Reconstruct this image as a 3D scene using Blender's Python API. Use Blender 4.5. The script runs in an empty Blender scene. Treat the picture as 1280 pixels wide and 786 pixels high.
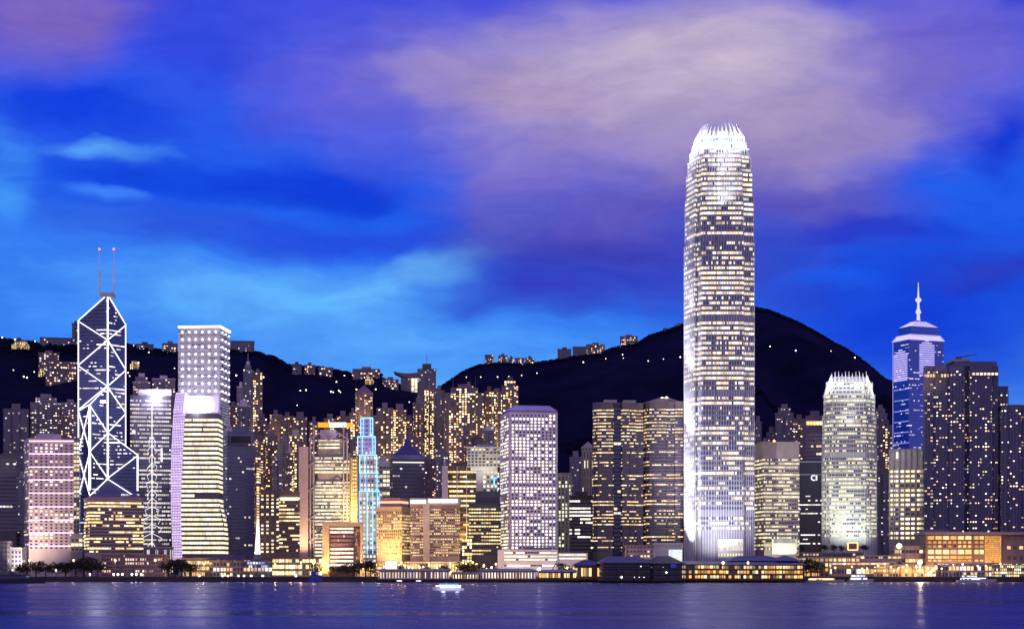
import bpy, math, random
from mathutils import noise as mnoise, Vector
random.seed(7)
R = math.radians
sc = bpy.context.scene
# ------------------------------------------------------------------ camera, world, exposure
F, HC, HY = 2290.0, 10.0, 712.0            # focal length in photo pixels, camera height, eye level row
cam = bpy.data.cameras.new('camera'); camo = bpy.data.objects.new('camera', cam)
sc.collection.objects.link(camo); sc.camera = camo
camo.location = (0, 0, HC); camo.rotation_euler = (R(90), 0, 0)
cam.sensor_width = 36; cam.lens = 36 * F / 1280
cam.shift_y = (HY - 393) / 1280
cam.clip_start = 1; cam.clip_end = 40000
sc.view_settings.view_transform = 'Standard'; sc.view_settings.look = 'None'
sc.view_settings.exposure = 0; sc.view_settings.gamma = 1
sc.cycles.use_denoising = True
sc.cycles.max_bounces = 4; sc.cycles.diffuse_bounces = 2; sc.cycles.glossy_bounces = 2
sc.cycles.sample_clamp_indirect = 6
sc.cycles.use_light_tree = True

def X(px, d): return (px - 640) * d / F
def Z(py, d): return HC + (HY - py) * d / F

def srgb(r, g, b):
    f = lambda c: (c / 255 / 12.92) if c <= 10 else ((c / 255 + .055) / 1.055) ** 2.4
    return (f(r), f(g), f(b), 1)

class NT:
    def __init__(s, tree): s.t = tree; s.t.nodes.clear()
    def n(s, typ, **kw):
        nd = s.t.nodes.new(typ)
        for k, v in kw.items(): setattr(nd, k, v)
        return nd
    def put(s, sock, v):
        if v is None: return
        if isinstance(v, bpy.types.NodeSocket): s.t.links.new(v, sock)
        else: sock.default_value = v
    def m(s, op, a, b=None, c=None, clamp=False):
        nd = s.n('ShaderNodeMath', operation=op, use_clamp=clamp)
        for i, v in enumerate((a, b, c)): s.put(nd.inputs[i], v)
        return nd.outputs[0]
    def vm(s, op, a, b=None):
        nd = s.n('ShaderNodeVectorMath', operation=op)
        s.put(nd.inputs[0], a); s.put(nd.inputs[1], b)
        return nd.outputs['Value'] if op in ('LENGTH', 'DOT_PRODUCT') else nd.outputs[0]
    def comb(s, x, y, z=0.0):
        nd = s.n('ShaderNodeCombineXYZ')
        for i, v in enumerate((x, y, z)): s.put(nd.inputs[i], v)
        return nd.outputs[0]
    def sep(s, v):
        nd = s.n('ShaderNodeSeparateXYZ'); s.put(nd.inputs[0], v); return nd.outputs
    def mix(s, f, a, b):
        nd = s.n('ShaderNodeMix', data_type='RGBA')
        s.put(nd.inputs[0], f); s.put(nd.inputs[6], a); s.put(nd.inputs[7], b)
        return nd.outputs[2]
    def mr(s, v, a, b, c=0.0, d=1.0, typ='SMOOTHSTEP'):
        nd = s.n('ShaderNodeMapRange', interpolation_type=typ)
        for i, q in enumerate((v, a, b, c, d)): s.put(nd.inputs[i], q)
        return nd.outputs[0]
    def noise(s, vec, scale, detail=3, rough=.5):
        nd = s.n('ShaderNodeTexNoise'); s.put(nd.inputs['Vector'], vec)
        nd.inputs['Scale'].default_value = scale; nd.inputs['Detail'].default_value = detail
        nd.inputs['Roughness'].default_value = rough
        return nd.outputs
    def white(s, vec):
        nd = s.n('ShaderNodeTexWhiteNoise', noise_dimensions='2D'); s.put(nd.inputs['Vector'], vec)
        return nd.outputs

# ---- dusk sky: gradient by elevation, long-exposure cloud banks placed by azimuth / elevation
w = bpy.data.worlds.new('World'); sc.world = w; w.use_nodes = True
t = NT(w.node_tree)
d = t.vm('NORMALIZE', t.n('ShaderNodeTexCoord').outputs['Generated'])
dx, dy, dz = t.sep(d)[0:3]
az = t.m('ARCTAN2', dx, dy)
el = t.m('ARCTANGENT', t.m('DIVIDE', dz, t.m('SQRT', t.m('ADD', t.m('MULTIPLY', dx, dx), t.m('ADD', t.m('MULTIPLY', dy, dy), 1e-5)))))
PX = t.m('MULTIPLY_ADD', az, 2350.0, 640.0)       # handy units: 1 unit is 1/2350 rad
PY = t.m('MULTIPLY_ADD', el, -2330.0, HY)
p0 = t.comb(PX, PY)
wn = t.noise(t.vm('MULTIPLY', p0, (.0028, .005, 0)), 1.0, 3, .5)[1]
warp = t.vm('MULTIPLY', t.vm('SUBTRACT', wn, (.5, .5, .5)), (210, 90, 0))
wn2 = t.noise(t.vm('MULTIPLY', p0, (.011, .02, 0)), 1.0, 3, .55)[1]
p = t.vm('ADD', t.vm('ADD', p0, warp), t.vm('MULTIPLY', t.vm('SUBTRACT', wn2, (.5, .5, .5)), (80, 34, 0)))
pyw = t.sep(p)[1]
ramp = t.n('ShaderNodeValToRGB'); cr = ramp.color_ramp
stops = [(0.0, srgb(66, 78, 222)), (.2, srgb(48, 88, 234)), (.42, srgb(34, 92, 236)), (.62, srgb(34, 104, 242)),
         (.74, srgb(44, 122, 246)), (.86, srgb(72, 150, 250)), (1, srgb(100, 180, 255))]
while len(cr.elements) < len(stops): cr.elements.new(.5)
for e, (q, c) in zip(cr.elements, stops): e.position = q; e.color = c
t.put(ramp.inputs[0], t.m('DIVIDE', pyw, 520.0, clamp=True))
col = ramp.outputs[0]
streak = t.noise(t.vm('MULTIPLY', p, (.004, .013, 0)), 1.0, 4, .55)[0]
soft = t.noise(t.vm('MULTIPLY', p, (.0045, .006, 0)), 1.0, 3, .5)[0]
def blob(cx, cy, rx, ry, rgb, amt=1.0, nz=None, ang=0.0, edge=0.1):
    """one cloud bank or clear patch: centre, radii (1/2350 rad), colour"""
    global col
    v = t.vm('SUBTRACT', p, (cx, cy, 0))
    x, y = t.sep(v)[0:2]
    ca, sa = math.cos(R(ang)), math.sin(R(ang))
    u_ = t.m('ADD', t.m('MULTIPLY', x, ca / rx), t.m('MULTIPLY', y, sa / rx))
    v_ = t.m('ADD', t.m('MULTIPLY', x, -sa / ry), t.m('MULTIPLY', y, ca / ry))
    r = t.vm('LENGTH', t.comb(u_, v_))
    if nz is not None:
        r = t.m('ADD', r, t.m('MULTIPLY_ADD', nz, *((1.5, -.75) if nz is streak else (.9, -.45))))
    mk = t.mr(r, 1.3, edge)
    col = t.mix(t.m('MULTIPLY', mk, amt), col, srgb(*rgb))
SKY_BLOBS = True
blob(1150, 400, 360, 150, (20, 64, 218), .95, None)
blob(60, 350, 210, 100, (60, 134, 246), .9, soft)
blob(10, 240, 50, 70, (80, 170, 255), .8, soft)
blob(340, 375, 280, 62, (98, 182, 255), .9, streak)
blob(540, 335, 150, 32, (104, 184, 253), .95, streak, -12)
blob(480, 425, 190, 34, (92, 172, 252), .8, streak)
blob(40, 40, 130, 95, (128, 104, 192), .95, soft)
blob(230, 60, 110, 85, (52, 74, 224), .9, soft)
blob(90, 150, 140, 30, (18, 66, 226), .95, streak, 6)
blob(130, 196, 80, 13, (96, 178, 255), .9, streak, 4)
blob(210, 236, 290, 36, (20, 74, 226), .95, streak, 3)
blob(400, 232, 110, 38, (16, 54, 214), .9, streak)
blob(130, 250, 60, 9, (70, 140, 255), .8, streak, 6)
blob(230, 292, 190, 34, (50, 84, 218), .55, streak, 5)
blob(420, 300, 230, 26, (38, 76, 224), .85, streak)
blob(100, 425, 90, 18, (56, 134, 250), .6, streak)
blob(780, 300, 300, 95, (62, 62, 182), .95, soft)
blob(700, 366, 190, 38, (52, 58, 190), .95, streak, -6)
blob(420, 100, 150, 90, (98, 96, 220), .85, soft)
blob(380, 236, 130, 30, (16, 62, 220), .8, soft)
blob(745, 155, 300, 145, (134, 118, 200), .95, soft)
blob(960, 240, 230, 62, (96, 86, 186), .85, soft, 6)
blob(1160, 100, 200, 115, (124, 108, 202), .9, soft)
blob(830, 110, 330, 115, (176, 158, 200), .95, soft)
blob(1000, 160, 230, 66, (164, 144, 190), .8, streak, 6)
blob(630, 110, 150, 48, (176, 154, 194), .8, streak, 6)
blob(860, 90, 220, 80, (198, 182, 208), .9, soft)
blob(1266, 185, 48, 52, (18, 56, 212), .95, soft)
blob(1275, 15, 50, 34, (28, 46, 200), .9, soft)
blob(1100, 290, 160, 24, (34, 56, 204), .8, streak)
blob(1030, 345, 90, 14, (26, 92, 238), .7, streak)
blob(1240, 335, 90, 32, (46, 50, 180), .65, streak)
fine = t.noise(t.vm('MULTIPLY', p, (.009, .034, 0)), 1.0, 5, .62)[0]
kf_ = t.mr(fine, .3, .7, .81, 1.09, 'LINEAR'); col = t.vm('MULTIPLY', col, t.comb(kf_, kf_, t.m('MULTIPLY_ADD', kf_, .4, .6)))
# the rest of the dome: lilac afterglow and city glow on the side the photographer has behind him
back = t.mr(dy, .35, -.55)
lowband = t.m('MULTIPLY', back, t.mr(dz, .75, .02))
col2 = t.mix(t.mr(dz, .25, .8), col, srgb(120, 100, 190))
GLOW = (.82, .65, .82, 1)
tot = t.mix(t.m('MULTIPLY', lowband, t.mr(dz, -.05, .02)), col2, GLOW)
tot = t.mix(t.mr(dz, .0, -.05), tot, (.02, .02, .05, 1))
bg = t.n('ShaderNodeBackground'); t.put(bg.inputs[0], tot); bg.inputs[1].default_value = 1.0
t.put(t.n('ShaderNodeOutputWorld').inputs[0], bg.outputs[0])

# ------------------------------------------------------------------ materials
MATS = {}
def finish(m, sampling='NONE'):
    m.cycles.emission_sampling = sampling
    return m
def wall(name, rgb, rough=.8, metal=0.0, var=.18, scale=.08):
    if name in MATS: return MATS[name]
    m = bpy.data.materials.new(name); m.use_nodes = True; t = NT(m.node_tree)
    pos = t.n('ShaderNodeNewGeometry').outputs['Position']
    nz = t.noise(t.vm('MULTIPLY', pos, (1, 1, .35)), scale, 5, .6)[0]
    k = t.mr(nz, .3, .7, 1 - var, 1 + var * .6, 'LINEAR')
    b = t.n('ShaderNodeBsdfPrincipled')
    t.put(b.inputs['Base Color'], t.vm('MULTIPLY', t.comb(rgb[0], rgb[1], rgb[2]), t.comb(k, k, k)))
    b.inputs['Roughness'].default_value = rough; b.inputs['Metallic'].default_value = metal
    if rough > .94: b.inputs['Specular IOR Level'].default_value = 0.02
    t.put(t.n('ShaderNodeOutputMaterial').inputs[0], b.outputs[0])
    MATS[name] = m; return m
def glow(name, rgb, E, sampling='NONE', segment=0.0):
    if name in MATS: return MATS[name]
    m = bpy.data.materials.new(name); m.use_nodes = True; t = NT(m.node_tree)
    e = t.n('ShaderNodeEmission'); e.inputs[0].default_value = (*rgb, 1)
    s = E
    if segment:
        pos = t.n('ShaderNodeNewGeometry').outputs['Position']
        nz = t.noise(pos, segment, 2)[0]
        s = t.mr(nz, .3, .7, E * .35, E * 1.3, 'LINEAR')
    t.put(e.inputs[1], s)
    t.put(t.n('ShaderNodeOutputMaterial').inputs[0], e.outputs[0])
    finish(m, sampling); MATS[name] = m; return m
def facade(name, wallc, lit=.4, warm=(1, .72, .36), cool=(1, .93, .74), E=1.6, mu=.14, v0=.28, v1=.86, kf=.5, kc=.8,
           glass=(.02, .03, .08), rnd=False, gr=.16, wmix=.5, cs=.12, dim=.25, mull=None, kcol=0.0, g=4.0):
    """windows laid out in UV: one unit of u is a window, one unit of v a storey; each is lit or dark by chance"""
    if name in MATS: return MATS[name]
    E *= .8
    m = bpy.data.materials.new(name); m.use_nodes = True; t = NT(m.node_tree)
    uv = t.n('ShaderNodeUVMap').outputs[0]
    u, v = t.sep(uv)[0:2]
    cu, cv = t.m('FLOOR', u), t.m('FLOOR', v)
    fu, fv = t.m('FRACT', u), t.m('FRACT', v)
    if rnd:
        r = t.vm('LENGTH', t.comb(t.m('MULTIPLY', t.m('SUBTRACT', fu, .5), rnd[0]), t.m('MULTIPLY', t.m('SUBTRACT', fv, .5), rnd[1])))
        mask = t.m('LESS_THAN', r, 1.0)
    else:
        mu_ = t.m('LESS_THAN', t.m('ABSOLUTE', t.m('SUBTRACT', fu, .5)), .5 - mu)
        mv = t.m('LESS_THAN', t.m('ABSOLUTE', t.m('SUBTRACT', fv, (v0 + v1) / 2)), (v1 - v0) / 2)
        mask = t.m('MULTIPLY', mu_, mv)
    w1 = t.white(t.comb(cu, cv)); w2 = t.white(t.comb(t.m('ADD', cv, 311.7), 4.2))
    cl = t.noise(t.comb(t.m('MULTIPLY', cu, cs), t.m('MULTIPLY', cv, cs * 2.2)), 1.0, 2, .5)[0]
    thr = t.m('ADD', t.m('MULTIPLY_ADD', t.m('SUBTRACT', w2[0], .5), kf, lit), t.m('MULTIPLY', t.m('SUBTRACT', cl, .5), kc * 2))
    if kcol: thr = t.m('ADD', thr, t.m('MULTIPLY', t.m('SUBTRACT', t.white(t.comb(cu, 7.7))[0], .5), kcol))
    wg = t.white(t.comb(t.m('FLOOR', t.m('DIVIDE', cu, g)), t.m('ADD', cv, 90.5)))
    pick = t.m('ADD', t.m('MULTIPLY', w1[0], .4), t.m('MULTIPLY', wg[0], .6)) if g > 1 else w1[0]
    on = t.m('LESS_THAN', pick, thr)
    r1, g1, b1 = t.sep(w1[1])[0:3]
    inner = t.noise(t.comb(t.m('MULTIPLY', u, 5.3), t.m('MULTIPLY', v, 4.1)), 1.0, 2)[0]
    gg = t.m('ADD', t.m('MULTIPLY', g1, .4), t.m('MULTIPLY', t.sep(wg[1])[1], .6)) if g > 1 else g1
    br = t.m('MULTIPLY', t.mr(gg, 0, 1, dim, 1.5, 'LINEAR'), t.mr(inner, .25, .75, .55, 1.35, 'LINEAR'))
    s = t.m('MULTIPLY', t.m('MULTIPLY', t.m('MULTIPLY', on, br), mask), E)
    b = t.n('ShaderNodeBsdfPrincipled')
    pos = t.n('ShaderNodeNewGeometry').outputs['Position']
    nz = t.noise(t.vm('MULTIPLY', pos, (1, 1, .4)), .1, 4, .6)[0]
    k = t.mr(nz, .3, .7, .85, 1.12, 'LINEAR')
    wcol = t.vm('MULTIPLY', t.comb(*(mull or wallc)), t.comb(k, k, k))
    t.put(b.inputs['Base Color'], t.mix(mask, wcol, (*glass, 1)))
    t.put(b.inputs['Roughness'], t.mr(mask, 0, 1, .75, gr, 'LINEAR'))
    b.inputs['IOR'].default_value = 1.6
    cm = t.mix(t.m('GREATER_THAN', b1, wmix), (*warm, 1), (*cool, 1))
    t.put(b.inputs['Emission Color'], cm); t.put(b.inputs['Emission Strength'], s)
    t.put(t.n('ShaderNodeOutputMaterial').inputs[0], b.outputs[0])
    finish(m); MATS[name] = m; return m

# ------------------------------------------------------------------ mesh kit
def area2(p): return sum(p[i][0] * p[(i + 1) % len(p)][1] - p[(i + 1) % len(p)][0] * p[i][1] for i in range(len(p)))
def ccw(p): return list(p) if area2(p) > 0 else list(reversed(p))
def offset(p, o):
    n = len(p); out = []
    for i in range(n):
        a, b, c = p[i - 1], p[i], p[(i + 1) % n]
        e1 = Vector((b[0] - a[0], b[1] - a[1])).normalized(); e2 = Vector((c[0] - b[0], c[1] - b[1])).normalized()
        n1 = Vector((e1.y, -e1.x)); n2 = Vector((e2.y, -e2.x)); q = n1 + n2
        k = o / max(.35, 1 + n1.dot(n2))
        out.append((b[0] + q.x * k, b[1] + q.y * k))
    return out
def centre(p): return (sum(q[0] for q in p) / len(p), sum(q[1] for q in p) / len(p))
def scaled(p, s, c=None):
    c = c or centre(p); return [(c[0] + (q[0] - c[0]) * s, c[1] + (q[1] - c[1]) * s) for q in p]
SEED = [0]
class MB:
    def __init__(s): s.v = []; s.f = []; s.uv = []; SEED[0] += 1; s.seed = SEED[0]
    def face(s, pts, uvs=None):
        i = len(s.v); s.v += [tuple(q) for q in pts]; s.f.append(tuple(range(i, i + len(pts))))
        s.uv += uvs or [(0.0, 0.0)] * len(pts)
        return s
    def prism(s, pb, z0, z1, pt=None, fh=3.9, wu=3.0, seed=None, zt=None, caps=True, vf=None):
        pt = pt or pb; n = len(pb); sd = (seed if seed is not None else s.seed) * 53
        if area2(pb) < 0: pb = list(reversed(pb)); pt = list(reversed(pt)); zt = list(reversed(zt)) if zt else None
        zt = zt or [z1] * n
        v0 = vf[0] if vf else 0.0
        for i in range(n):
            j = (i + 1) % n
            L = math.dist(pb[i], pb[j]); k = max(1, round(L / wu)); u0 = sd + i * 400
            vi = vf[1] if vf else v0 + (zt[i] - z0) / fh
            vj = vf[1] if vf else v0 + (zt[j] - z0) / fh
            s.face([(*pb[i], z0), (*pb[j], z0), (*pt[j], zt[j]), (*pt[i], zt[i])],
                   [(u0, v0), (u0 + k, v0), (u0 + k, vj), (u0, vi)])
        if caps:
            s.face([(*pt[i], zt[i]) for i in range(n)]); s.face([(*pb[i], z0) for i in reversed(range(n))])
        return s
    def ring(s, p, z0, z1, out, wu, k, seed):
        """one storey's band of windows, standing `out` proud of the wall"""
        p = ccw(p); o = offset(p, out); q = offset(p, -.02); n = len(p)
        for i in range(n):
            j = (i + 1) % n; L = math.dist(p[i], p[j]); c = max(1, round(L / wu)); u0 = seed * 53 + i * 400
            s.face([(*o[i], z0), (*o[j], z0), (*o[j], z1), (*o[i], z1)], [(u0, k), (u0 + c, k), (u0 + c, k + .999), (u0, k + .999)])
            s.face([(*o[i], z1), (*o[j], z1), (*q[j], z1), (*q[i], z1)])
            s.face([(*q[i], z0), (*q[j], z0), (*o[j], z0), (*o[i], z0)])
        return s
    def box(s, x0, x1, y0, y1, z0, z1, **kw):
        return s.prism([(x0, y0), (x1, y0), (x1, y1), (x0, y1)], z0, z1, **kw)
    def bar(s, a, b, w, w2=None):
        a, b = Vector(a), Vector(b); dr = (b - a).normalized()
        up = Vector((0, 0, 1)) if abs(dr.z) < .95 else Vector((0, 1, 0))
        r = dr.cross(up).normalized() * w / 2; q = dr.cross(r).normalized() * w / 2
        k = (w2 if w2 is not None else w) / w
        A = [a + r + q, a - r + q, a - r - q, a + r - q]; B = [b + (r + q) * k, b + (-r + q) * k, b + (-r - q) * k, b + (r - q) * k]
        for i in range(4):
            j = (i + 1) % 4; s.face([A[i], A[j], B[j], B[i]])
        s.face(list(reversed(A))); s.face(B); return s
    def lathe(s, c, prof, n=16):
        for (r0, z0), (r1, z1) in zip(prof, prof[1:]):
            for i in range(n):
                a, b = 2 * math.pi * i / n, 2 * math.pi * (i + 1) / n
                P = lambda r, z, q: (c[0] + r * math.cos(q), c[1] + r * math.sin(q), z)
                if r1 < 1e-4: s.face([P(r0, z0, a), P(r0, z0, b), P(0, z1, 0)])
                elif r0 < 1e-4: s.face([P(0, z0, 0), P(r1, z1, b), P(r1, z1, a)])
                else: s.face([P(r0, z0, a), P(r0, z0, b), P(r1, z1, b), P(r1, z1, a)])
        return s
    def mesh(s, name, mat, org):
        me = bpy.data.meshes.new(name)
        me.from_pydata([(x - org[0], y - org[1], z - org[2]) for x, y, z in s.v], [], s.f)
        l = me.uv_layers.new(name='UVMap'); l.data.foreach_set('uv', [c for q in s.uv for c in q])
        me.materials.append(mat); return me
def link(o): sc.collection.objects.link(o); return o
class Thing:
    def __init__(s, name, label, cat, loc, group=None):
        s.o = link(bpy.data.objects.new(name, None)); s.o.empty_display_size = 2
        s.loc = loc; s.o.location = loc; s.o['label'] = label; s.o['category'] = cat
        if group: s.o['group'] = group
    def part(s, name, mb, mat, parent=None, label=None):
        o = link(bpy.data.objects.new(name, mb.mesh(name, mat, s.loc))); o.parent = parent or s.o
        if label: o['label'] = label
        return o
    def light(s, typ, loc, power, color, target=None, angle=60, size=.5, blend=.6):
        l = bpy.data.lights.new('flood_or_fill_light', typ); l.energy = power; l.color = color
        l.shadow_soft_size = size
        if typ == 'SPOT': l.spot_size = R(angle); l.spot_blend = blend
        o = link(bpy.data.objects.new('flood_or_fill_light', l)); o.parent = s.o
        o.location = tuple(a - b for a, b in zip(loc, s.loc))
        if target: o.rotation_euler = (Vector(target) - Vector(loc)).to_track_quat('-Z', 'Y').to_euler()
        return o
def single(name, mb, mat, label=None, cat=None, group=None, kind=None, loc=None):
    if loc is None:
        xs = [q[0] for q in mb.v]; ys = [q[1] for q in mb.v]; zs = [q[2] for q in mb.v]
        loc = ((min(xs) + max(xs)) / 2, (min(ys) + max(ys)) / 2, min(zs))
    o = link(bpy.data.objects.new(name, mb.mesh(name, mat, loc))); o.location = loc
    if label: o['label'] = label
    if cat: o['category'] = cat
    if group: o['group'] = group
    if kind: o['kind'] = kind
    return o

# ------------------------------------------------------------------ hills, water, land
LR = [(-400, 452), (-120, 430), (0, 423), (20, 426), (50, 429), (75, 433), (100, 431), (160, 431), (190, 437), (220, 440), (285, 436), (320, 441), (340, 446),
      (357, 455), (366, 459), (395, 459), (420, 463), (440, 467), (475, 466), (478, 474), (500, 482), (520, 484), (545, 492), (575, 505), (620, 530), (700, 580), (900, 640), (1300, 690), (2000, 700)]
RR = [(-400, 640), (300, 570), (420, 540), (500, 512), (545, 489), (560, 478), (572, 470), (583, 463), (600, 457), (625, 454), (660, 455), (690, 451), (710, 447), (750, 442), (765, 436),
      (800, 428), (812, 420), (850, 408), (870, 398), (900, 388), (930, 384), (945, 385), (960, 388), (980, 396), (1000, 405), (1020, 416), (1040, 428), (1060, 438), (1080, 453),
      (1100, 470), (1116, 482), (1140, 500), (1180, 530), (1240, 570), (1320, 600), (1500, 640), (2000, 690)]
def lerp(tab, x):
    if x <= tab[0][0]: return tab[0][1]
    for (a, b), (c, e) in zip(tab, tab[1:]):
        if x <= c: return b + (e - b) * (x - a) / (c - a)
    return tab[-1][1]
YL, YR2, Y0 = 3100.0, 3900.0, 2250.0
def hill(x, y):
    h = 4.0
    if y > Y0:
        for tab, yr, ph in ((LR, YL, 0), (RR, YR2, 40)):
            zr = Z(lerp(tab, 640 + x * F / yr), yr)
            tt = (y - Y0) / (yr - Y0)
            if tt < 1:
                spur = 1 + ((.5 - 1.6 * abs(mnoise.noise(Vector((x / 190 + ph, y / 700, ph))))) * .34 + mnoise.noise(Vector((x / 80, y / 130, ph + 5))) * .08) * math.sin(math.pi * tt) * (1 - .4 * tt)
                e = zr * tt ** 1.05 * spur
            else: e = zr * max(0, 1 - (y - yr) / 1500) ** 1.3
            h = max(h, 4 + (e - 4) * 1.0)
    return h
m = MB(); nx, ny = 420, 150
xs = [-2600 + 5200 * i / nx for i in range(nx + 1)]; ys = [Y0 - 30 + (5500 - Y0) * (j / ny) for j in range(ny + 1)]
m.v = [(x, y, hill(x, y) - (3 if y < Y0 else 0)) for y in ys for x in xs]
for j in range(ny):
    for i in range(nx):
        a = j * (nx + 1) + i; m.f.append((a, a + 1, a + nx + 2, a + nx + 1)); m.uv += [(0, 0)] * 4
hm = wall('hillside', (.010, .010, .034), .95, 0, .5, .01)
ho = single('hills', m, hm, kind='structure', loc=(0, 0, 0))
for q in ho.data.polygons: q.use_smooth = True
# woodland on the slopes: rounded crowns by the thousand
T_ICO = []
def ico():
    g = (1 + 5 ** .5) / 2; v = [(-1, g, 0), (1, g, 0), (-1, -g, 0), (1, -g, 0), (0, -1, g), (0, 1, g), (0, -1, -g), (0, 1, -g), (g, 0, -1), (g, 0, 1), (-g, 0, -1), (-g, 0, 1)]
    f = [(0, 11, 5), (0, 5, 1), (0, 1, 7), (0, 7, 10), (0, 10, 11), (1, 5, 9), (5, 11, 4), (11, 10, 2), (10, 7, 6), (7, 1, 8), (3, 9, 4), (3, 4, 2), (3, 2, 6), (3, 6, 8), (3, 8, 9), (4, 9, 5), (2, 4, 11), (6, 2, 10), (8, 6, 7), (9, 8, 1)]
    return [Vector(q).normalized() for q in v], f
IV, IF = ico()
m = MB(); rg = random.Random(3)
def clump(m, x, y, z, r, rz):
    b = len(m.v)
    for q in IV:
        k = rg.uniform(.65, 1.2); m.v.append((x + q.x * r * k, y + q.y * r * k, z + q.z * rz * k))
    for f_ in IF: m.f.append(tuple(b + i for i in f_)); m.uv += [(0, 0)] * 3
for i in range(15000):
    ridge = True
    if ridge: yy = (YL if i % 3 == 1 else YR2) + rg.gauss(0, 16)
    else: yy = Y0 + 120 + (YR2 - Y0 - 120) * rg.random() ** .7
    xx = rg.uniform(-.31, .31) * yy
    if yy < 2700 and rg.random() < .4: continue
    r = rg.uniform(3, 6)
    clump(m, xx, yy, hill(xx, yy) + r * .1, r, r * .7)
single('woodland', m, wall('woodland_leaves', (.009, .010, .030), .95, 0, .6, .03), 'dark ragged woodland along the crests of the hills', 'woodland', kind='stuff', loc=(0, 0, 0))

wm = bpy.data.materials.new('harbour_water'); wm.use_nodes = True; t = NT(wm.node_tree)
pos = t.n('ShaderNodeNewGeometry').outputs['Position']
big = t.noise(t.vm('MULTIPLY', pos, (.0022, .02, 0)), 1.0, 4, .55)[0]
dif = t.n('ShaderNodeBsdfDiffuse'); t.put(dif.inputs[0], t.mix(t.mr(big, .35, .65, 0, 1), (.005, .008, .060, 1), (.010, .010, .070, 1)))
gl_ = t.n('ShaderNodeBsdfGlossy'); t.put(gl_.inputs[0], (.62, .64, .92, 1)); t.put(gl_.inputs['Roughness'], t.mr(big, .3, .7, .16, .34, 'LINEAR'))
n1 = t.noise(t.vm('MULTIPLY', pos, (.018, .08, 0)), 1.0, 4, .55)[0]
n2 = t.noise(t.vm('MULTIPLY', pos, (.10, .45, 0)), 1.0, 2, .5)[0]
bp = t.n('ShaderNodeBump'); bp.inputs['Strength'].default_value = .45; bp.inputs['Distance'].default_value = 1.1
t.put(bp.inputs['Height'], t.m('ADD', n1, t.m('MULTIPLY', n2, .07))); t.put(gl_.inputs['Normal'], bp.outputs[0])
mx = t.n('ShaderNodeMixShader'); t.put(mx.inputs[0], .37); t.put(mx.inputs[1], dif.outputs[0]); t.put(mx.inputs[2], gl_.outputs[0])
t.put(t.n('ShaderNodeOutputMaterial').inputs[0], mx.outputs[0])
m = MB(); m.face([(-15000, -4000, 0), (15000, -4000, 0), (15000, 16000, 0), (-15000, 16000, 0)])
single('water', m, wm, kind='structure', loc=(0, 0, 0))
SH = 1532.0
m = MB(); m.prism([(-3600, SH), (3600, SH), (3600, 2260), (-3600, 2260)], -3, 4.0)
single('ground', m, wall('city_paving', (.10, .09, .09), .85), kind='structure', loc=(0, 0, 0))
m = MB(); m.box(-3600, 3600, SH - 1.2, SH - .004, -3, 3.2); m.box(-3600, 3600, SH - 1.6, SH - .2, 3.2, 4.5)
single('seawall', m, wall('seawall_stone', (.05, .045, .05), .9), 'long dark stone seawall running under the whole waterfront', 'seawall')
m = MB(); m.box(-3600, 3600, 1548, 1566, 4.004, 4.05)
single('road', m, wall('asphalt', (.05, .05, .05), .85), kind='structure', loc=(0, 0, 0))

# ------------------------------------------------------------------ building kit
def foot(L, C, Rr, d, k=1.0, depth=None):
    """footprint in plan: L, C, R are the rows of sight of the left corner, the near corner and the right corner"""
    if C is None:
        a0 = math.atan(((L + Rr) / 2 - 640) / F); c0 = Vector((X((L + Rr) / 2, d), d))
        r = Vector((math.cos(a0), -math.sin(a0))); b_ = Vector((math.sin(a0), math.cos(a0)))
        wd = (Rr - L) * d / F * math.cos(a0) ; dp = depth or max(14, wd * .75 * k)
        A = c0 - r * wd / 2; B = c0 + r * wd / 2
        return [tuple(A), tuple(B), tuple(B + b_ * dp), tuple(A + b_ * dp)]
    az_ = math.atan((C - 640) / F)
    phi = math.atan2(C - L, (Rr - C) * k) - az_
    x0, y0 = X(C, d), d; Rn, Ln = (Rr - 640) / F, (L - 640) / F
    b_ = (Rn * y0 - x0) / (math.cos(phi) - Rn * math.sin(phi)); a = (x0 - Ln * y0) / (math.sin(phi) + Ln * math.cos(phi))
    if depth:
        if C - L < Rr - C: a = depth
        else: b_ = depth
    u, v = Vector((math.cos(phi), math.sin(phi))), Vector((-math.sin(phi), math.cos(phi)))
    o = Vector((x0, y0))
    return [tuple(o), tuple(o + u * b_), tuple(o + u * b_ + v * a), tuple(o + v * a)]

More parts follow.
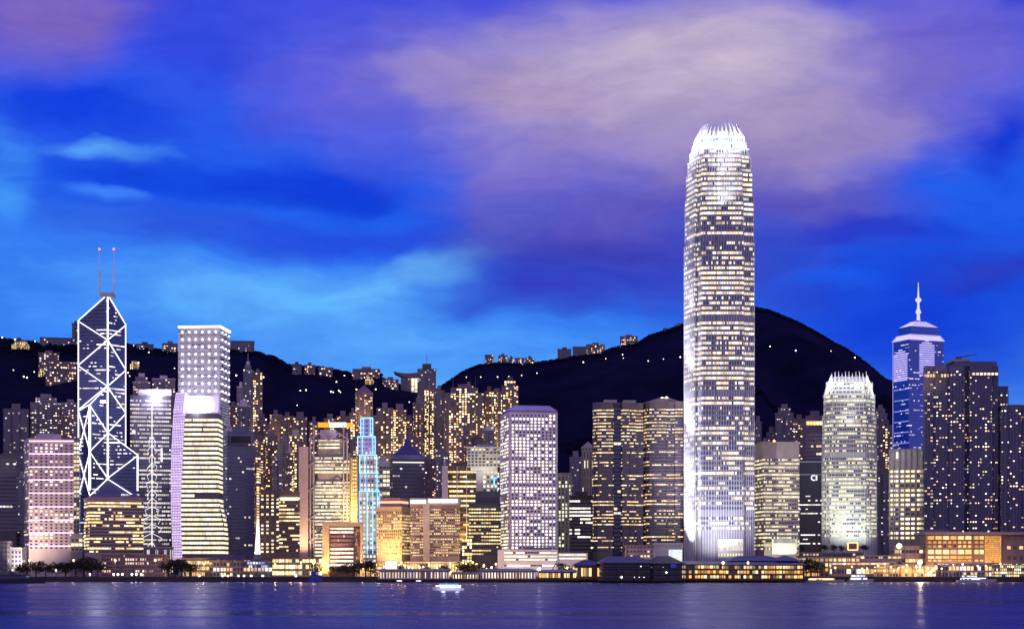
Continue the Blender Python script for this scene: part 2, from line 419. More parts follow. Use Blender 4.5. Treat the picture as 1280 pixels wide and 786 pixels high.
def tower(label, L, C, Rr, top, d, fac, body, fh=3.9, wu=3.0, frac=(0.12, .92), k=1.0, depth=None, vis=715, base=4.0, name='office_tower', cat='office tower',
          group=None, roofh=3.0, rooms=1, out=.25, step=1, poly=None, roofmat=None, crown=0.0):
    pl = poly or foot(L, C, Rr, d, k, depth); c = centre(pl)
    T = Thing(name, label, cat, (c[0], c[1], base), group)
    zt = Z(top, min(q[1] for q in pl)); sd = SEED[0] + 1
    T.poly, T.zt, T.c = pl, zt, c
    T.body = T.part('body', MB().prism(pl, base, zt), body)
    z = max(base + 1, Z(vis, d)); n = int((zt - roofh - crown - z) / fh)
    z0 = zt - roofh - crown - n * fh
    for i in range(0, n, step):
        a = z0 + i * fh
        T.part('window_band', MB().ring(pl, a + fh * frac[0], a + fh * (frac[1] + step - 1), out, wu, i, sd), fac)
    o = offset(ccw(pl), .6)
    rm = roofmat or body
    T.part('roof', MB().prism(o, zt + .003, zt + 1.0), rm)
    rg = random.Random(int(L * 7 + top))
    for i in range(rooms):
        s = rg.uniform(.25, .55) if rooms > 1 else .5
        cc = (c[0] + rg.uniform(-.2, .2) * (pl[1][0] - pl[0][0]) * (rooms > 1), c[1])
        q = scaled([(x - c[0] + cc[0], y - c[1] + cc[1]) for x, y in pl], s)
        T.part('machine_room', MB().prism(q, zt + 1.0, zt + 1.0 + rg.uniform(3.5, 6)), body)
    return T
def flats(label, L, Rr, top, d, fac, body, nb=3, fh=3.1, wu=3.4, vis=715, base=None, roof='tank', group='apartment towers stacked up the hillside', mast=0,
          name='residential_tower', cat='apartment tower', depth=None, C=None):
    pl = foot(L, C, Rr, d, 1, depth); c = centre(pl)
    if base is None: base = max(4.0, hill(c[0], c[1]) - 6)
    T = Thing(name, label, cat, (c[0], c[1], base), group); zt = Z(top, d)
    T.poly, T.zt, T.c = pl, zt, c
    rg = random.Random(int(L * 13 + top)); sd = rg.randint(1, 900)
    A, B = Vector(pl[0]), Vector(pl[1]); u = (B - A); W = u.length; u = u.normalized(); v = Vector((u.y, -u.x))
    lo = max(base, Z(vis, d) - 4)
    T.part('body', MB().prism(pl, base, zt, fh=fh, wu=wu, seed=sd), fac)
    for i in range(nb):
        a = A + u * (W * (i + .14) / nb); e = A + u * (W * (i + .86 - .1 * rg.random()) / nb); o_ = v * (1.6 if i % 2 == 0 else 2.6)
        hi = zt - rg.choice((0, 0, 3, 6)) - .5
        T.part('window_bay', MB().prism([tuple(a + o_), tuple(e + o_), tuple(e + v * .004), tuple(a + v * .004)], lo, hi, fh=fh, wu=max(2.0, (e - a).length / max(1, round((e - a).length / 3))), seed=sd + 7 + i), fac)
    T.part('roof', MB().prism(offset(ccw(pl), .5), zt + .003, zt + 1.2), body)
    if roof == 'tank':
        T.part('water_tank', MB().prism(scaled(pl, rg.uniform(.3, .55)), zt + 1.2, zt + rg.uniform(5, 9)), body)
    elif roof == 'pyramid':
        hgt = W * .45; T.part('spire_roof', MB().prism(pl, zt + 1.2, zt + 1.2 + hgt, pt=scaled(pl, .05)), body)
    elif roof == 'step':
        T.part('upper_storey', MB().prism(scaled(pl, .7), zt + 1.2, zt + 8, fh=fh, wu=wu), fac); T.part('water_tank', MB().prism(scaled(pl, .35), zt + 8.003, zt + 13), body)
    if fac is M_apt3 or (fac is M_apt and rg.random() < .5):
        zl = max(base + 2, Z(vis, d) - 6); T.light('SPOT', (c[0], pl[0][1] - 24, zl), 5e4 * (W / 20), (1, .62, .32), (c[0], pl[0][1], zl + 34), 110, 2, 1)  # added warm fill spot without a fixture, stands in for street light on the walls
    for i in range(mast):
        q = c[0] + (i - (mast - 1) / 2) * W * .32 * 1.8
        T.part('mast', MB().bar((q, c[1], zt + 1), (q, c[1], zt + 24), .8, .3), body)
    return T

# wall colours (real albedos)
W_pale = wall('pale_concrete', (.60, .56, .58)); W_pink = wall('pink_stone', (.62, .50, .50)); W_beige = wall('beige_stone', (.55, .44, .32))
W_tan = wall('tan_tile', (.48, .36, .24)); W_grey = wall('grey_concrete', (.26, .25, .27)); W_dark = wall('dark_cladding', (.06, .06, .08), .5)
W_navy = wall('navy_glass', (.03, .035, .08), .18); W_brown = wall('brown_granite', (.16, .10, .09), .6); W_white = wall('white_panel', (.78, .77, .76), .55)
W_mauve = wall('weathered_render', (.22, .17, .2)); W_steel = wall('grey_steel', (.35, .35, .38), .45, .3)

M_apt = facade('flats_warm', (.17, .12, .125), .25, (1, .5, .18), (1, .76, .46), 3.8, .22, .3, .72, .2, .2, dim=.15, kcol=.55, g=1.0)
M_apt2 = facade('flats_cool', (.22, .2, .22), .18, (1, .7, .42), (1, .92, .85), 2.6, .24, .32, .7, .15, .2, dim=.15, kcol=.35, g=1.0)
M_apt3 = facade('flats_bright', (.2, .14, .12), .36, (1, .58, .2), (1, .84, .48), 4.4, .2, .25, .75, .2, .35, dim=.2, kcol=.9, g=1.0)
M_dim = facade('flats_dim', (.13, .13, .17), .09, (1, .7, .5), (1, .9, .9), 1.6, .25, .3, .7, .1, .3, g=1.0)
M_ridge = facade('ridge_flats', (.16, .12, .14), .32, (1, .55, .28), (1, .8, .6), 2.4, .2, .25, .75, .3, .6, g=1.0)

# ------------------------------------------------------------------ hillside towers, far to near
FB = [ # label, L, R, top, depth, material, body, bays, vis, roof, masts
 ('broad dark flats behind the far left waterfront blocks', 4, 36, 512, 2330, M_dim, W_mauve, 3, 560, 'tank', 0),
 ('grey flats with stepped roof left of the white-braced skyscraper', 38, 77, 504, 2360, M_apt2, W_grey, 4, 556, 'step', 0),
 ('slimmer grey flats touching the left edge of the white-braced skyscraper', 77, 99, 504, 2340, M_apt2, W_grey, 2, 690, 'tank', 0),
 ('pale stepped flats behind the tower with the light-tree decoration', 166, 188, 478, 2420, M_apt2, W_pale, 2, 520, 'step', 0),
 ('pale flats close left of the tall square silver tower', 190, 219, 474, 2480, M_apt2, W_pale, 2, 520, 'tank', 0),
 ('slim round-topped white residential tower alone against the left hill', 304, 316, 464, 2300, M_dim, W_pale, 1, 545, 'step', 1),
 ('bright-windowed flats joined to the round-topped white tower', 316, 328, 466, 2306, M_apt3, W_mauve, 1, 545, 'tank', 0),
 ('low pale flats with a dark grid front below the round-topped white tower', 296, 313, 508, 2220, M_dim, W_pale, 2, 545, 'tank', 0),
 ('small pale house-block on the slope left of the round-topped tower', 296, 306, 484, 2420, M_apt2, W_pale, 1, 500, 'tank', 0),
 ('mauve flats with a domed tank right of the dark glass block', 318, 337, 530, 2260, M_apt, W_mauve, 2, 620, 'step', 0),
 ('speckled flats second in the row above the brown hotel block', 337, 352, 519, 2380, M_apt, W_mauve, 2, 560, 'tank', 0),
 ('speckled flats third in the row above the brown hotel block', 352, 366, 521, 2400, M_apt, W_mauve, 2, 560, 'tank', 0),
 ('speckled flats behind the left mast of the exposed-truss bank', 366, 384, 522, 2350, M_apt, W_mauve, 2, 600, 'tank', 0),
 ('tall brown flats rising behind the brown hotel block', 318, 331, 552, 2160, M_apt, W_brown, 2, 660, 'tank', 0),
 ('mauve flats with many lit rooms above the brown hotel block', 331, 347, 545, 2180, M_apt, W_mauve, 2, 660, 'tank', 0),
 ('grey flats with a ribbed side above the brown hotel block', 348, 362, 552, 2140, M_apt2, W_grey, 2, 660, 'tank', 0),
 ('floodlit cream block with golden balconies left of the exposed-truss bank', 361, 378, 545, 2080, M_apt3, W_beige, 2, 660, 'tank', 0),
 ('pyramid-topped tower with a glowing belvedere behind the blue-outlined tower', 444, 466, 492, 2300, M_apt, W_mauve, 2, 530, 'pyramid', 0),
 ('narrow bright-windowed flats touching the left of the blue-outlined tower', 437, 445, 517, 2240, M_apt3, W_mauve, 1, 545, 'tank', 0),
 ('broad flats with two golden window stacks right of the blue-outlined tower', 471, 491, 511, 2280, M_apt3, W_mauve, 2, 600, 'tank', 0),
 ('flats with one golden window stack beside the broad golden-stacked flats', 491, 508, 513, 2290, M_apt3, W_mauve, 2, 600, 'tank', 0),
 ('dark flats low in the gap behind the cone-roofed tower', 506, 518, 527, 2350, M_apt, W_mauve, 1, 600, 'tank', 0),
 ('dark flat-topped tower with a thin mast breaking the skyline', 522, 545, 462, 2560, M_dim, W_dark, 2, 500, 'tank', 1),
 ('speckled tower left below the dark skyline tower', 516, 530, 504, 2330, M_apt, W_mauve, 2, 600, 'tank', 0),
 ('tall speckled tower directly below the dark skyline tower', 530, 543, 487, 2350, M_apt3, W_mauve, 2, 600, 'tank', 0),
 ('slim lilac tower filling the gap left of the golden curved flats', 543, 555, 489, 2400, M_dim, W_mauve, 1, 620, 'tank', 0),
 ('big golden-lit curved flats with two thin masts', 556, 605, 492, 2250, M_apt3, W_mauve, 5, 600, 'step', 2),
 ('red-brown flats between the golden curved flats and the porthole tower', 606, 617, 490, 2290, M_apt, W_brown, 1, 560, 'tank', 0),
 ('tower with a bright window stack just left of the porthole tower roof', 614, 628, 490, 2270, M_apt3, W_mauve, 2, 560, 'tank', 0),
 ('taller dark-topped flats behind the left edge of the porthole tower', 627, 648, 483, 2300, M_apt3, W_dark, 2, 560, 'step', 0),
 ('lilac block low in front of the golden curved flats', 573, 590, 546, 2060, M_apt, W_mauve, 2, 620, 'step', 0),
 ('brown block right of the lilac block under the golden curved flats', 590, 604, 548, 2080, M_apt, W_brown, 1, 620, 'tank', 0),
 ('lilac mid-rise between the cone-roofed tower and the pillared amber office', 544, 562, 567, 2020, M_apt2, W_mauve, 2, 640, 'tank', 0),
 ('speckled mid-rise behind the right shoulder of the cone-roofed tower', 527, 545, 574, 2040, M_apt, W_mauve, 2, 640, 'tank', 0),
 ('dark flats touching the right side of the tallest tower', 943, 952, 528, 2330, M_dim, W_mauve, 1, 560, 'tank', 0),
 ('low lilac flats behind the flat beige-crowned office', 958, 971, 541, 2360, M_dim, W_mauve, 1, 560, 'tank', 0),
 ('tall lilac flats with a satellite dish behind the beige-crowned office', 969, 992, 517, 2340, M_dim, W_mauve, 2, 570, 'step', 0),
 ('brown flats with three lit rooms near their top', 990, 1008, 524, 2300, M_apt, W_brown, 2, 580, 'tank', 0),
 ('dim flats close right of the claw-crowned lower tower', 1092, 1109, 518, 2350, M_dim, W_mauve, 2, 580, 'step', 0),
 ('brown-violet flats between the claw-crowned tower and the blue spire tower', 1099, 1117, 532, 2250, M_apt, W_brown, 2, 690, 'tank', 0),
 ('violet mid-rise low beside the cream gridded office', 1093, 1112, 590, 2010, M_dim, W_brown, 2, 690, 'tank', 0),
 ('dim lilac flats filling the gap behind the porthole tower', 712, 727, 572, 2200, M_dim, W_mauve, 1, 630, 'tank', 0),
 ('small flats in the dip behind the pink striped tower', 20, 34, 598, 2100, M_dim, W_grey, 1, 650, 'tank', 0),
 ('thin speckled tower behind the golden-edged slab', 405, 420, 524, 2420, M_apt, W_mauve, 1, 560, 'tank', 0),
 ('thin mauve tower behind the roof crane of the exposed-truss bank', 386, 399, 528, 2400, M_apt, W_mauve, 1, 560, 'tank', 0),
 ('thin mauve tower just left of the pyramid-topped tower', 421, 436, 521, 2450, M_apt, W_mauve, 1, 560, 'tank', 0),
 ('grey flats squeezed between two speckled rows above the truss bank flank', 350, 361, 533, 2300, M_apt3, W_mauve, 2, 600, 'tank', 0),
 ('low mauve flats with gold rooms left of the brown hotel columns', 312, 326, 572, 2120, M_apt3, W_mauve, 2, 660, 'step', 0),
 ('dim flats behind the shoulder of the dark blue-grey glass block', 296, 312, 531, 2300, M_apt2, W_grey, 2, 560, 'tank', 0),
 ('thin golden flats right above the brown hotel wing', 358, 367, 566, 2040, M_apt3, W_beige, 1, 640, 'tank', 0),
 ('grey flats rising directly behind the brown hotel wing', 340, 354, 574, 2030, M_apt2, W_grey, 2, 640, 'tank', 0),
 ('low speckled flats filling the dip right of the pyramid-topped tower', 463, 475, 527, 2400, M_apt, W_mauve, 2, 600, 'tank', 0),
 ('lilac flats between the dish-topped flats and the beige crown office', 951, 961, 552, 2250, M_apt, W_mauve, 1, 600, 'tank', 0),
 ('speckled flats left of the red-brown flats at centre', 597, 608, 512, 2330, M_apt3, W_mauve, 1, 560, 'tank', 0),
 ('speckled flats right of the slim lilac tower at centre', 551, 560, 508, 2450, M_apt, W_mauve, 1, 560, 'step', 0),
 ('pale flats in the gap right of the lilac block at centre', 604, 618, 538, 2120, M_apt2, W_pale, 2, 600, 'tank', 0),
 ('low lit flats on the terrace above the golden curved flats', 580, 592, 483, 2700, M_apt, W_mauve, 2, 520, 'tank', 0),
 ('dim flats peeping between the silver tower and the round-topped tower', 286, 297, 508, 2350, M_apt, W_mauve, 1, 560, 'tank', 0),
 ('small speckled flats behind the cone roof', 508, 519, 546, 2180, M_apt3, W_mauve, 1, 620, 'tank', 0),
 ('mauve flats left of the narrow cream lit block', 76, 90, 520, 2200, M_apt, W_mauve, 1, 600, 'tank', 0),
]
for (lb, L, Rr, top, dp, fac, body, nb, vis, roof, mast) in FB:
    flats(lb, L, Rr, top, dp, fac, body, nb, vis=vis, roof=roof, mast=mast)

# ridge houses and hillside lights
def house(label, L, Rr, top, d, fac=M_ridge, body=W_mauve, bot=None, nb=2, roof='tank', group='blocks of flats along the ridge'):
    pl = foot(L, None, Rr, d); c = centre(pl); zt = Z(top, d)
    base = min(hill(*q) for q in pl) - 6
    if base > zt - 4: base = zt - 14
    T = Thing('ridge_house', label, 'house', (c[0], c[1], base), group)
    A, B = Vector(pl[0]), Vector(pl[1]); u = (B - A).normalized(); v = Vector((u.y, -u.x)); W = (B - A).length
    T.part('body', MB().prism(pl, base, zt, fh=4.2, wu=4.2), fac)
    for i in range(nb):
        a = A + u * W * (i + .12) / nb; e = A + u * W * (i + .8) / nb
        T.part('window_bay', MB().prism([tuple(a + v * 2), tuple(e + v * 2), tuple(e), tuple(a)], base, zt - 3 - 3 * (i % 2), fh=4.2, wu=4.2), fac)
    T.part('roof', MB().prism(offset(ccw(pl), .5), zt + .003, zt + 1.5), body)
    if roof == 'tank': T.part('water_tank', MB().prism(scaled(pl, .35), zt + 1.5, zt + 6), body)
    return T
RH = [('small twin-gabled flats first on the right hill crest', 606, 617, 444, 3890), ('flats second on the right hill crest', 623, 634, 445, 3890), ('flats third on the right hill crest', 635, 643, 448, 3890),
 ('flats fourth on the right hill crest, in the middle of the row', 644, 655, 448, 3890), ('flats last in the crest row, beside bare hilltop', 656, 668, 448, 3890), ('dark cube-like flats on the climbing part of the crest', 697, 714, 437, 3890),
 ('bright-fronted long flats right of the dark cube-like flats', 716, 733, 434, 3890), ('long flats with lights at their foot high on the crest', 733, 756, 431, 3890),
 ('square block with lamps on its roof high on the crest', 775, 797, 421, 3890), ('small house just below the skyline left of the tallest tower', 829, 841, 411, 3890), ('house half hidden behind the tallest tower', 843, 856, 407, 3890),
 ('tall dark block beside the top of the white-braced skyscraper', 90, 99, 405, 3100), ('long dark block on the ridge left of the white-braced skyscraper', 50, 90, 423, 3100),
 ('low dark house at the left end of the ridge', 17, 31, 426, 3090), ('lit slope flats below the ridge at left', 48, 74, 442, 3010), ('wide slab of flats on the slope left of the white-braced skyscraper', 57, 98, 453, 2920),
 ('tiny dark house right of the white-braced skyscraper on the ridge', 170, 192, 431, 3090), ('low house row left of the tall square silver tower on the ridge', 203, 222, 430, 3090),
 ('square dark block on the ridge right of the silver tower', 288, 318, 427, 3090), ('long low lit house on the left ridge nearest the square dark block', 365, 377, 456, 3060), ('long low lit house second on the falling ridge', 380, 394, 457, 3060),
 ('bright low house group third on the falling ridge', 398, 416, 460, 3060), ('low row of lit houses on the knoll end of the ridge', 441, 475, 462, 3060), ('terrace of golden lights left of the wing-roofed pavilion', 478, 498, 475, 3050)]
for i, (lb, L, Rr, top, dp) in enumerate(RH):
    dark = any(k in lb for k in ('dark', 'tiny'))
    house(lb, L, Rr, top, dp, M_dim if dark else M_ridge, W_dark if dark else W_mauve, nb=3 if Rr - L > 20 else 2, roof='tank' if i % 3 else 'none')
# the wing-roofed pavilion on the saddle
d_ = 3060; T = Thing('hilltop_pavilion', 'wing-roofed pavilion on the saddle beside the dark skyline tower', 'pavilion', (X(510, d_), d_, Z(490, d_)))
m = MB(); n_ = 12
for i in range(n_):
    a0, a1 = i / n_, (i + 1) / n_
    def P(a): return X(492 + 30 * a, d_), Z(464 + 2.5 * math.sin(a * 2.6), d_), Z(465.5 + 7 * math.sin(a * math.pi * .62), d_)
    (xa, ta, ba), (xb, tb, bb) = P(a0), P(a1)
    m.face([(xa, d_, ba), (xb, d_, bb), (xb, d_, tb), (xa, d_, ta)]); m.face([(xb, d_ + 40, bb), (xa, d_ + 40, ba), (xa, d_ + 40, ta), (xb, d_ + 40, tb)])
    m.face([(xa, d_, ta), (xb, d_, tb), (xb, d_ + 40, tb), (xa, d_ + 40, ta)]); m.face([(xa, d_ + 40, ba), (xb, d_ + 40, bb), (xb, d_, bb), (xa, d_, ba)])
T.part('wing_roof', m, M_ridge)
T.part('stem', MB().prism(foot(501, None, 514, d_ + 4), Z(505, d_), Z(471, d_), fh=4), M_dim)
T.part('lit_stair', MB().prism(foot(514, None, 522, d_ + 2), Z(490, d_), Z(472, d_), fh=2.6, wu=5), facade('stair_windows', (.3, .25, .2), .95, (1, .8, .4), (1, .95, .7), 3.2, .1, .15, .8, 0, 0))
bulb_w = glow('lamp_warm', (1, .72, .38), 7); bulb_c = glow('lamp_white', (1, .9, .85), 6)
def lamp_mesh(r):
    m = MB(); m.lathe((0, 0), [(0, r * 2), (r * .7, r * 1.7), (r, r), (r * .7, r * .3), (0, 0)], 8); return m
LH = [(4, 431), (18, 470, ), (31, 477), (45, 433), (57, 432), (20, 434), (35, 479), (44, 472), (53, 468, ), (68, 476), (78, 476), (84, 475), (91, 474), (96, 473), (168, 438), (174, 431), (187, 446), (161, 472), (163, 477), (170, 459), (174, 461),
 (219, 467), (296, 476), (306, 470), (330, 479), (376, 494), (383, 494), (398, 458), (409, 475), (421, 484), (431, 476), (441, 475), (456, 478), (414, 497), (417, 496), (424, 494), (426, 497), (446, 493), (470, 493), (512, 509),
 (601, 476), (583, 476), (622, 476), (636, 475), (652, 474), (671, 472), (729, 458), (757, 453), (778, 448), (779, 452), (810, 456), (829, 454), (850, 452), (962, 438), (994, 444), (1038, 445), (1068, 452), (372, 514), (450, 497)]
proto = lamp_mesh(1.0).mesh('hill_lamp', bulb_w, (0, 0, 0)); proto2 = lamp_mesh(1.0).mesh('hill_lamp', bulb_c, (0, 0, 0))
def hit_hill(px, py):
    sx, sz = (px - 640) / F, (HY - py) / F; y = 2300.0
    while y < 3900 and hill(sx * y, y) < HC + sz * y: y += 8
    return (sx * y, y, hill(sx * y, y)) if y < 3900 else None
for i, q in enumerate(LH):
    h = hit_hill(q[0], q[1])
    if not h: continue
    T_ = link(bpy.data.objects.new('hill_lamp', proto if i % 3 else proto2)); T_.location = (h[0], h[1] - 6, h[2] + 6)
    s = random.Random(i).uniform(.6, 1.25); T_.scale = (s, s, s)
    T_['label'] = 'small glowing road lamp among the trees on the dark hill'; T_['category'] = 'road lamp'; T_['group'] = 'road lamps on the dark hillsides'
# bright clusters on the left slope
for (px, py, wd, lb) in ((27, 436, 20, 'glaring golden floodlit terrace high on the left ridge'), (53, 469, 5, 'small golden lit pavilion on the lower left slope'), (462, 479, 10, 'pale lit bungalow on the slope above the pyramid-topped tower'), (169, 460, 9, 'white lit slope building right of the white-braced skyscraper'), (708, 0, 0, '')):
    h = hit_hill(px, py) if wd else None
    if not h: continue
    ww = wd * h[1] / F; T = Thing('hillside_villa', lb, 'villa', (h[0], h[1], h[2]), None)
    M = facade('villa_gold', (.5, .35, .15), .9, (1, .62, .18), (1, .85, .4), 2.0, .25, .2, .8, .3, .4, g=1.0)
    T.part('body', MB().box(h[0] - ww / 2, h[0] + ww / 2, h[1] - 14, h[1] + 8, h[2] - 4, h[2] + 4.5, fh=3, wu=3), M)
    T.part('upper_floor', MB().box(h[0] - ww * .34, h[0] + ww * .3, h[1] - 10, h[1] + 6, h[2] + 4.503, h[2] + 9, fh=3, wu=3), M)
    T.part('roof', MB().box(h[0] - ww * .36, h[0] + ww * .32, h[1] - 11, h[1] + 7, h[2] + 9.003, h[2] + 10), W_mauve)

# ------------------------------------------------------------------ landmark towers
WHITE_TUBE = glow('white_tube', (1, .95, .97), 2.2)
# white-braced triangular-shaft skyscraper
def braced_tower():
    d0 = 2000.0
    P = {'L': (X(99, d0 + 20), d0 + 20), 'F': (X(113, d0 - 6), d0 - 6), 'R': (X(171, d0 + 14), d0 + 14)}
    P['B'] = (P['L'][0] + P['R'][0] - P['F'][0], P['L'][1] + P['R'][1] - P['F'][1])
    P['C'] = ((P['L'][0] + P['R'][0]) / 2, (P['L'][1] + P['R'][1]) / 2)
    zz = lambda py: Z(py, d0 + 10)
    T = Thing('braced_skyscraper', 'dark glass skyscraper outlined in white light tubes forming triangles, with twin masts', 'skyscraper', (*P['C'], 4.0))
    gl = facade('braced_glass', (.028, .038, .14), .2, (1, .85, .6), (.95, .92, 1), 2.2, .0, .36, .66, .6, 1.0, (.028, .042, .15), gr=.12, cs=.05, dim=.1)
    def shaft(tri, tops):
        pts = [P[k] for k in tri]; z0 = 4.0
        T.part('shaft', MB().prism(pts, z0, max(tops), zt=list(tops), fh=4.0, wu=2.2, seed=11), gl)
    C0, C1, C2, C3 = zz(367), zz(482), zz(540), zz(597)
    shaft('LCB', (zz(399), C0, zz(401)))
    e = .001
    def inset(a, s=.9995): return (P['C'][0] + (P[a][0] - P['C'][0]) * s, P['C'][1] + (P[a][1] - P['C'][1]) * s)
    shaft('LFC', (zz(511), zz(507), C1)); shaft('RBC', (zz(568), zz(571), C2)); shaft('FRC', (zz(625), zz(625), C3))
    def out(k, z, o=.9):
        x, y = P[k]
        if k == 'C': return (x, y - o * 1.6, z)
        v = Vector((x - P['C'][0], y - P['C'][1])).normalized() * o
        return (x + v.x, y + v.y - .2, z)
    def tube(a, za, b_, zb, w=.85): T.part('light_tube', MB().bar(out(a, za), out(b_, zb), w), WHITE_TUBE)
    z = zz
    tube('L', z(399), 'L', z(665), 1.0); tube('B', z(401), 'B', z(607), .9); tube('C', C0, 'C', C3, 1.35)
    tube('F', z(507), 'F', z(613), 2.1); tube('R', z(568), 'R', z(613), 1.4)
    for a, za, b_, zb in (('L', 399, 'C', 367), ('B', 401, 'C', 367), ('L', 400, 'C', 424), ('C', 424, 'L', 455), ('L', 456, 'C', 482), ('C', 481, 'L', 511),
                          ('B', 402, 'C', 424), ('C', 424, 'B', 458), ('B', 459, 'C', 482), ('C', 483, 'B', 513), ('B', 514, 'C', 540),
                          ('C', 482, 'F', 507), ('F', 508, 'C', 540), ('C', 541, 'F', 565), ('F', 566, 'C', 597), ('C', 598, 'F', 620),
                          ('C', 540, 'R', 568), ('C', 541, 'B', 571), ('R', 569, 'C', 597), ('C', 598, 'R', 622), ('C', 598, 'B', 571),
                          ('L', 512, 'F', 507), ('L', 513, 'F', 565), ('F', 508, 'L', 565), ('L', 568, 'F', 620), ('F', 566, 'L', 620)):
        tube(a, z(za), b_, z(zb), None or (.8 if 'F' not in (a, b_) else .75))
    cx, cy = P['C']
    T.part('roof_platform', MB().box(cx - 7, cx + 7, cy - 5, cy + 6, C0 - 3, C0 + 1.5), W_steel)
    for s in (-1, 1):
        q = cx + s * 8.0 - 1.5; zb = C0 - 2; zt = Z(309, d0)
        T.part('mast', MB().bar((q, cy, zb), (q, cy, zb + (zt - zb) * .55), 1.7, 1.5).bar((q, cy, zb + (zt - zb) * .55), (q, cy, zt), 1.1, .4), wall('mast_pale', (.8, .72, .76), .5))
        T.part('mast_lamp', MB().box(q - .8, q + .8, cy - .8, cy + .8, zt, zt + 1.6), glow('red_lamp', (1, .12, .15), 5))
    T.light('POINT', (cx, cy - 55, Z(503, d0)), 90000, (1, .96, 1), size=2)
    T.part('floodlight', MB().lathe((cx + 1, cy - 29), [(0, Z(505, d0)), (2.6, Z(504, d0)), (2.6, Z(502, d0)), (0, Z(501, d0))], 10), glow('flood_white', (1, .97, 1), 30))
braced_tower()

# the tallest tower
def rib(m, poly, z0, z1, pitch, w=.45, o=.5, pt=None):
    p = ccw(poly); q = ccw(pt) if pt else p; n = len(p)
    for i in range(n):
        a, b_ = Vector(p[i]), Vector(p[(i + 1) % n]); a2, b2 = Vector(q[i]), Vector(q[(i + 1) % n])
        L = (b_ - a).length; k = max(1, round(L / pitch)); nn = Vector((b_ - a).normalized()); nn = Vector((nn.y, -nn.x))
        if nn.y > .25: continue
        for j in range(k):
            s = (j + .5) / k; A = a.lerp(b_, s) + nn * o; B = a2.lerp(b2, s) + nn * o
            m.bar((A.x, A.y, z0), (B.x, B.y, z1), w)
def tallest():
    d = 1640.0; k = d / F
    rel = [(855.5, 35), (868.4, 7), (868.8, 11), (871, 10), (877, 1), (894.4, 0), (894.5, 3), (896, 3), (896.1, 0), (929, 0), (929.2, 4.5), (931, 5), (942.3, 7), (942.5, 46), (925, 62), (880, 66), (860, 56)]
    base = [(X(px, d + o), d + o) for px, o in rel]; c = (X(899, d + 32), d + 32)
    T = Thing('supertall_tower', 'tallest tower of the skyline, silver with lit storeys and a floodlit crown of curved claws', 'skyscraper', (c[0], c[1], 4.0))
    ribm = wall('silver_fin_tall', (.72, .71, .75), .4, .0)
    body = wall('tower_spandrel', (.24, .24, .36), .35)
    def fac(n, lit, kc=.9): return facade(n, (.45, .45, .5), lit, (1, .74, .36), (1, .95, .78), 2.0, .08, .1, .9, .55, kc, (.03, .04, .12), gr=.15, cs=.09, dim=.2, mull=(.25, .26, .36))
    f_top, f_hi, f_mid, f_low = fac('tall_top', .85), fac('tall_hi', .66), fac('tall_mid', .82), fac('tall_low', .42)
    tiers = [(706, 300, 1.0), (300, 244, .975), (244, 213, .94), (213, 196, .895), (196, 184, .835), (184, 175, .765)]
    fl = 6.25 * k; idx = 0; sd = 77
    for b0, t0, s in tiers:
        pl = scaled(base, s, c); z0, z1 = max(4.0, Z(b0, d)), Z(t0, d)
        if s == 1.0: z0 = 4.0
        T.part('body', MB().prism(pl, z0, z1 - .02), body)
        n = int((z1 - max(z0, Z(668, d))) / fl) if s == 1.0 else max(1, round((z1 - z0) / fl)); f_ = fl if s == 1.0 else (z1 - z0) / n
        for i in range(n):
            a = z1 - (i + 1) * f_; py = HY - (a - HC) / k
            mech = any(q < py < q + 6 for q in (297, 398, 492, 640))
            if mech: continue
            M = f_top if py < 260 else f_hi if py < 400 else f_mid if py < 480 else f_low if (510 < py < 530 or py > 545) else f_hi
            T.part('window_band', MB().ring(pl, a + f_ * .1, a + f_ * .76, .22, 1.45, i + int(py), sd), M)
        m = MB(); rib(m, pl, z0 + .1, z1 + (1.5 if s < 1 else 0), 2.45, .34, .5); T.part('facade_fins', m, ribm)
        idx += 1
    # base lobby with pale grid
    lob = facade('tall_lobby', (.75, .75, .75), 1, (1, .8, .4), (1, .85, .5), 1.6, .25, .3, .8, 0, 0, (.05, .08, .1), wmix=.5)
    T.part('lobby_front', MB().box(X(897, d), X(929, d), d - 1.2, d - .3, Z(697, d), Z(673, d), fh=5.2, wu=2.6, seed=5), lob)
    # crown
    pl = scaled(base, .765, c); z0 = Z(176, d); zc = Z(171, d)
    T.part('crown_recess', MB().prism(scaled(base, .70, c), z0, Z(169.6, d)), wall('crown_blue_glass', (.05, .08, .3), .2))
    p1, p2 = scaled(base, .715, c), scaled(base, .52, c)
    T.part('crown_wall', MB().prism(p1, Z(169.5, d), Z(158.5, d), pt=p2), W_white)
    n = 40
    cp = ccw(p2)
    per = [Vector(q) for q in cp]; Ls = [(per[(i + 1) % len(per)] - per[i]).length for i in range(len(per))]; tot_ = sum(Ls)
    for j in range(n):
        s = tot_ * j / n; i = 0
        while s > Ls[i]: s -= Ls[i]; i += 1
        q = per[i].lerp(per[(i + 1) % len(per)], s / Ls[i]); v = (q - Vector(c))
        hgt = 7.0 + 3.4 * abs(math.sin(math.atan2(v.y, v.x) * 2 + .6)); pts = []
        for a in range(6):
            u = a / 5; r = 1.38 - .27 * u - .10 * u ** 2.4; pts.append((c[0] + v.x * r, c[1] + v.y * r, Z(169.3, d) + u * (hgt + 5.0)))
        m = MB()
        for a in range(5): m.bar(pts[a], pts[a + 1], 1.25 - .16 * a, 1.25 - .16 * (a + 1))
        T.part('crown_claw', m, wall('claw_white', (.8, .8, .8), .5))
    for a in range(12):
        an = 2 * math.pi * a / 12; r = 31
        if math.sin(an) > .55: continue
        L = (c[0] + r * math.cos(an), c[1] + r * math.sin(an), Z(173, d))
        T.light('POINT', L, 30000, (.97, .97, 1), size=1)
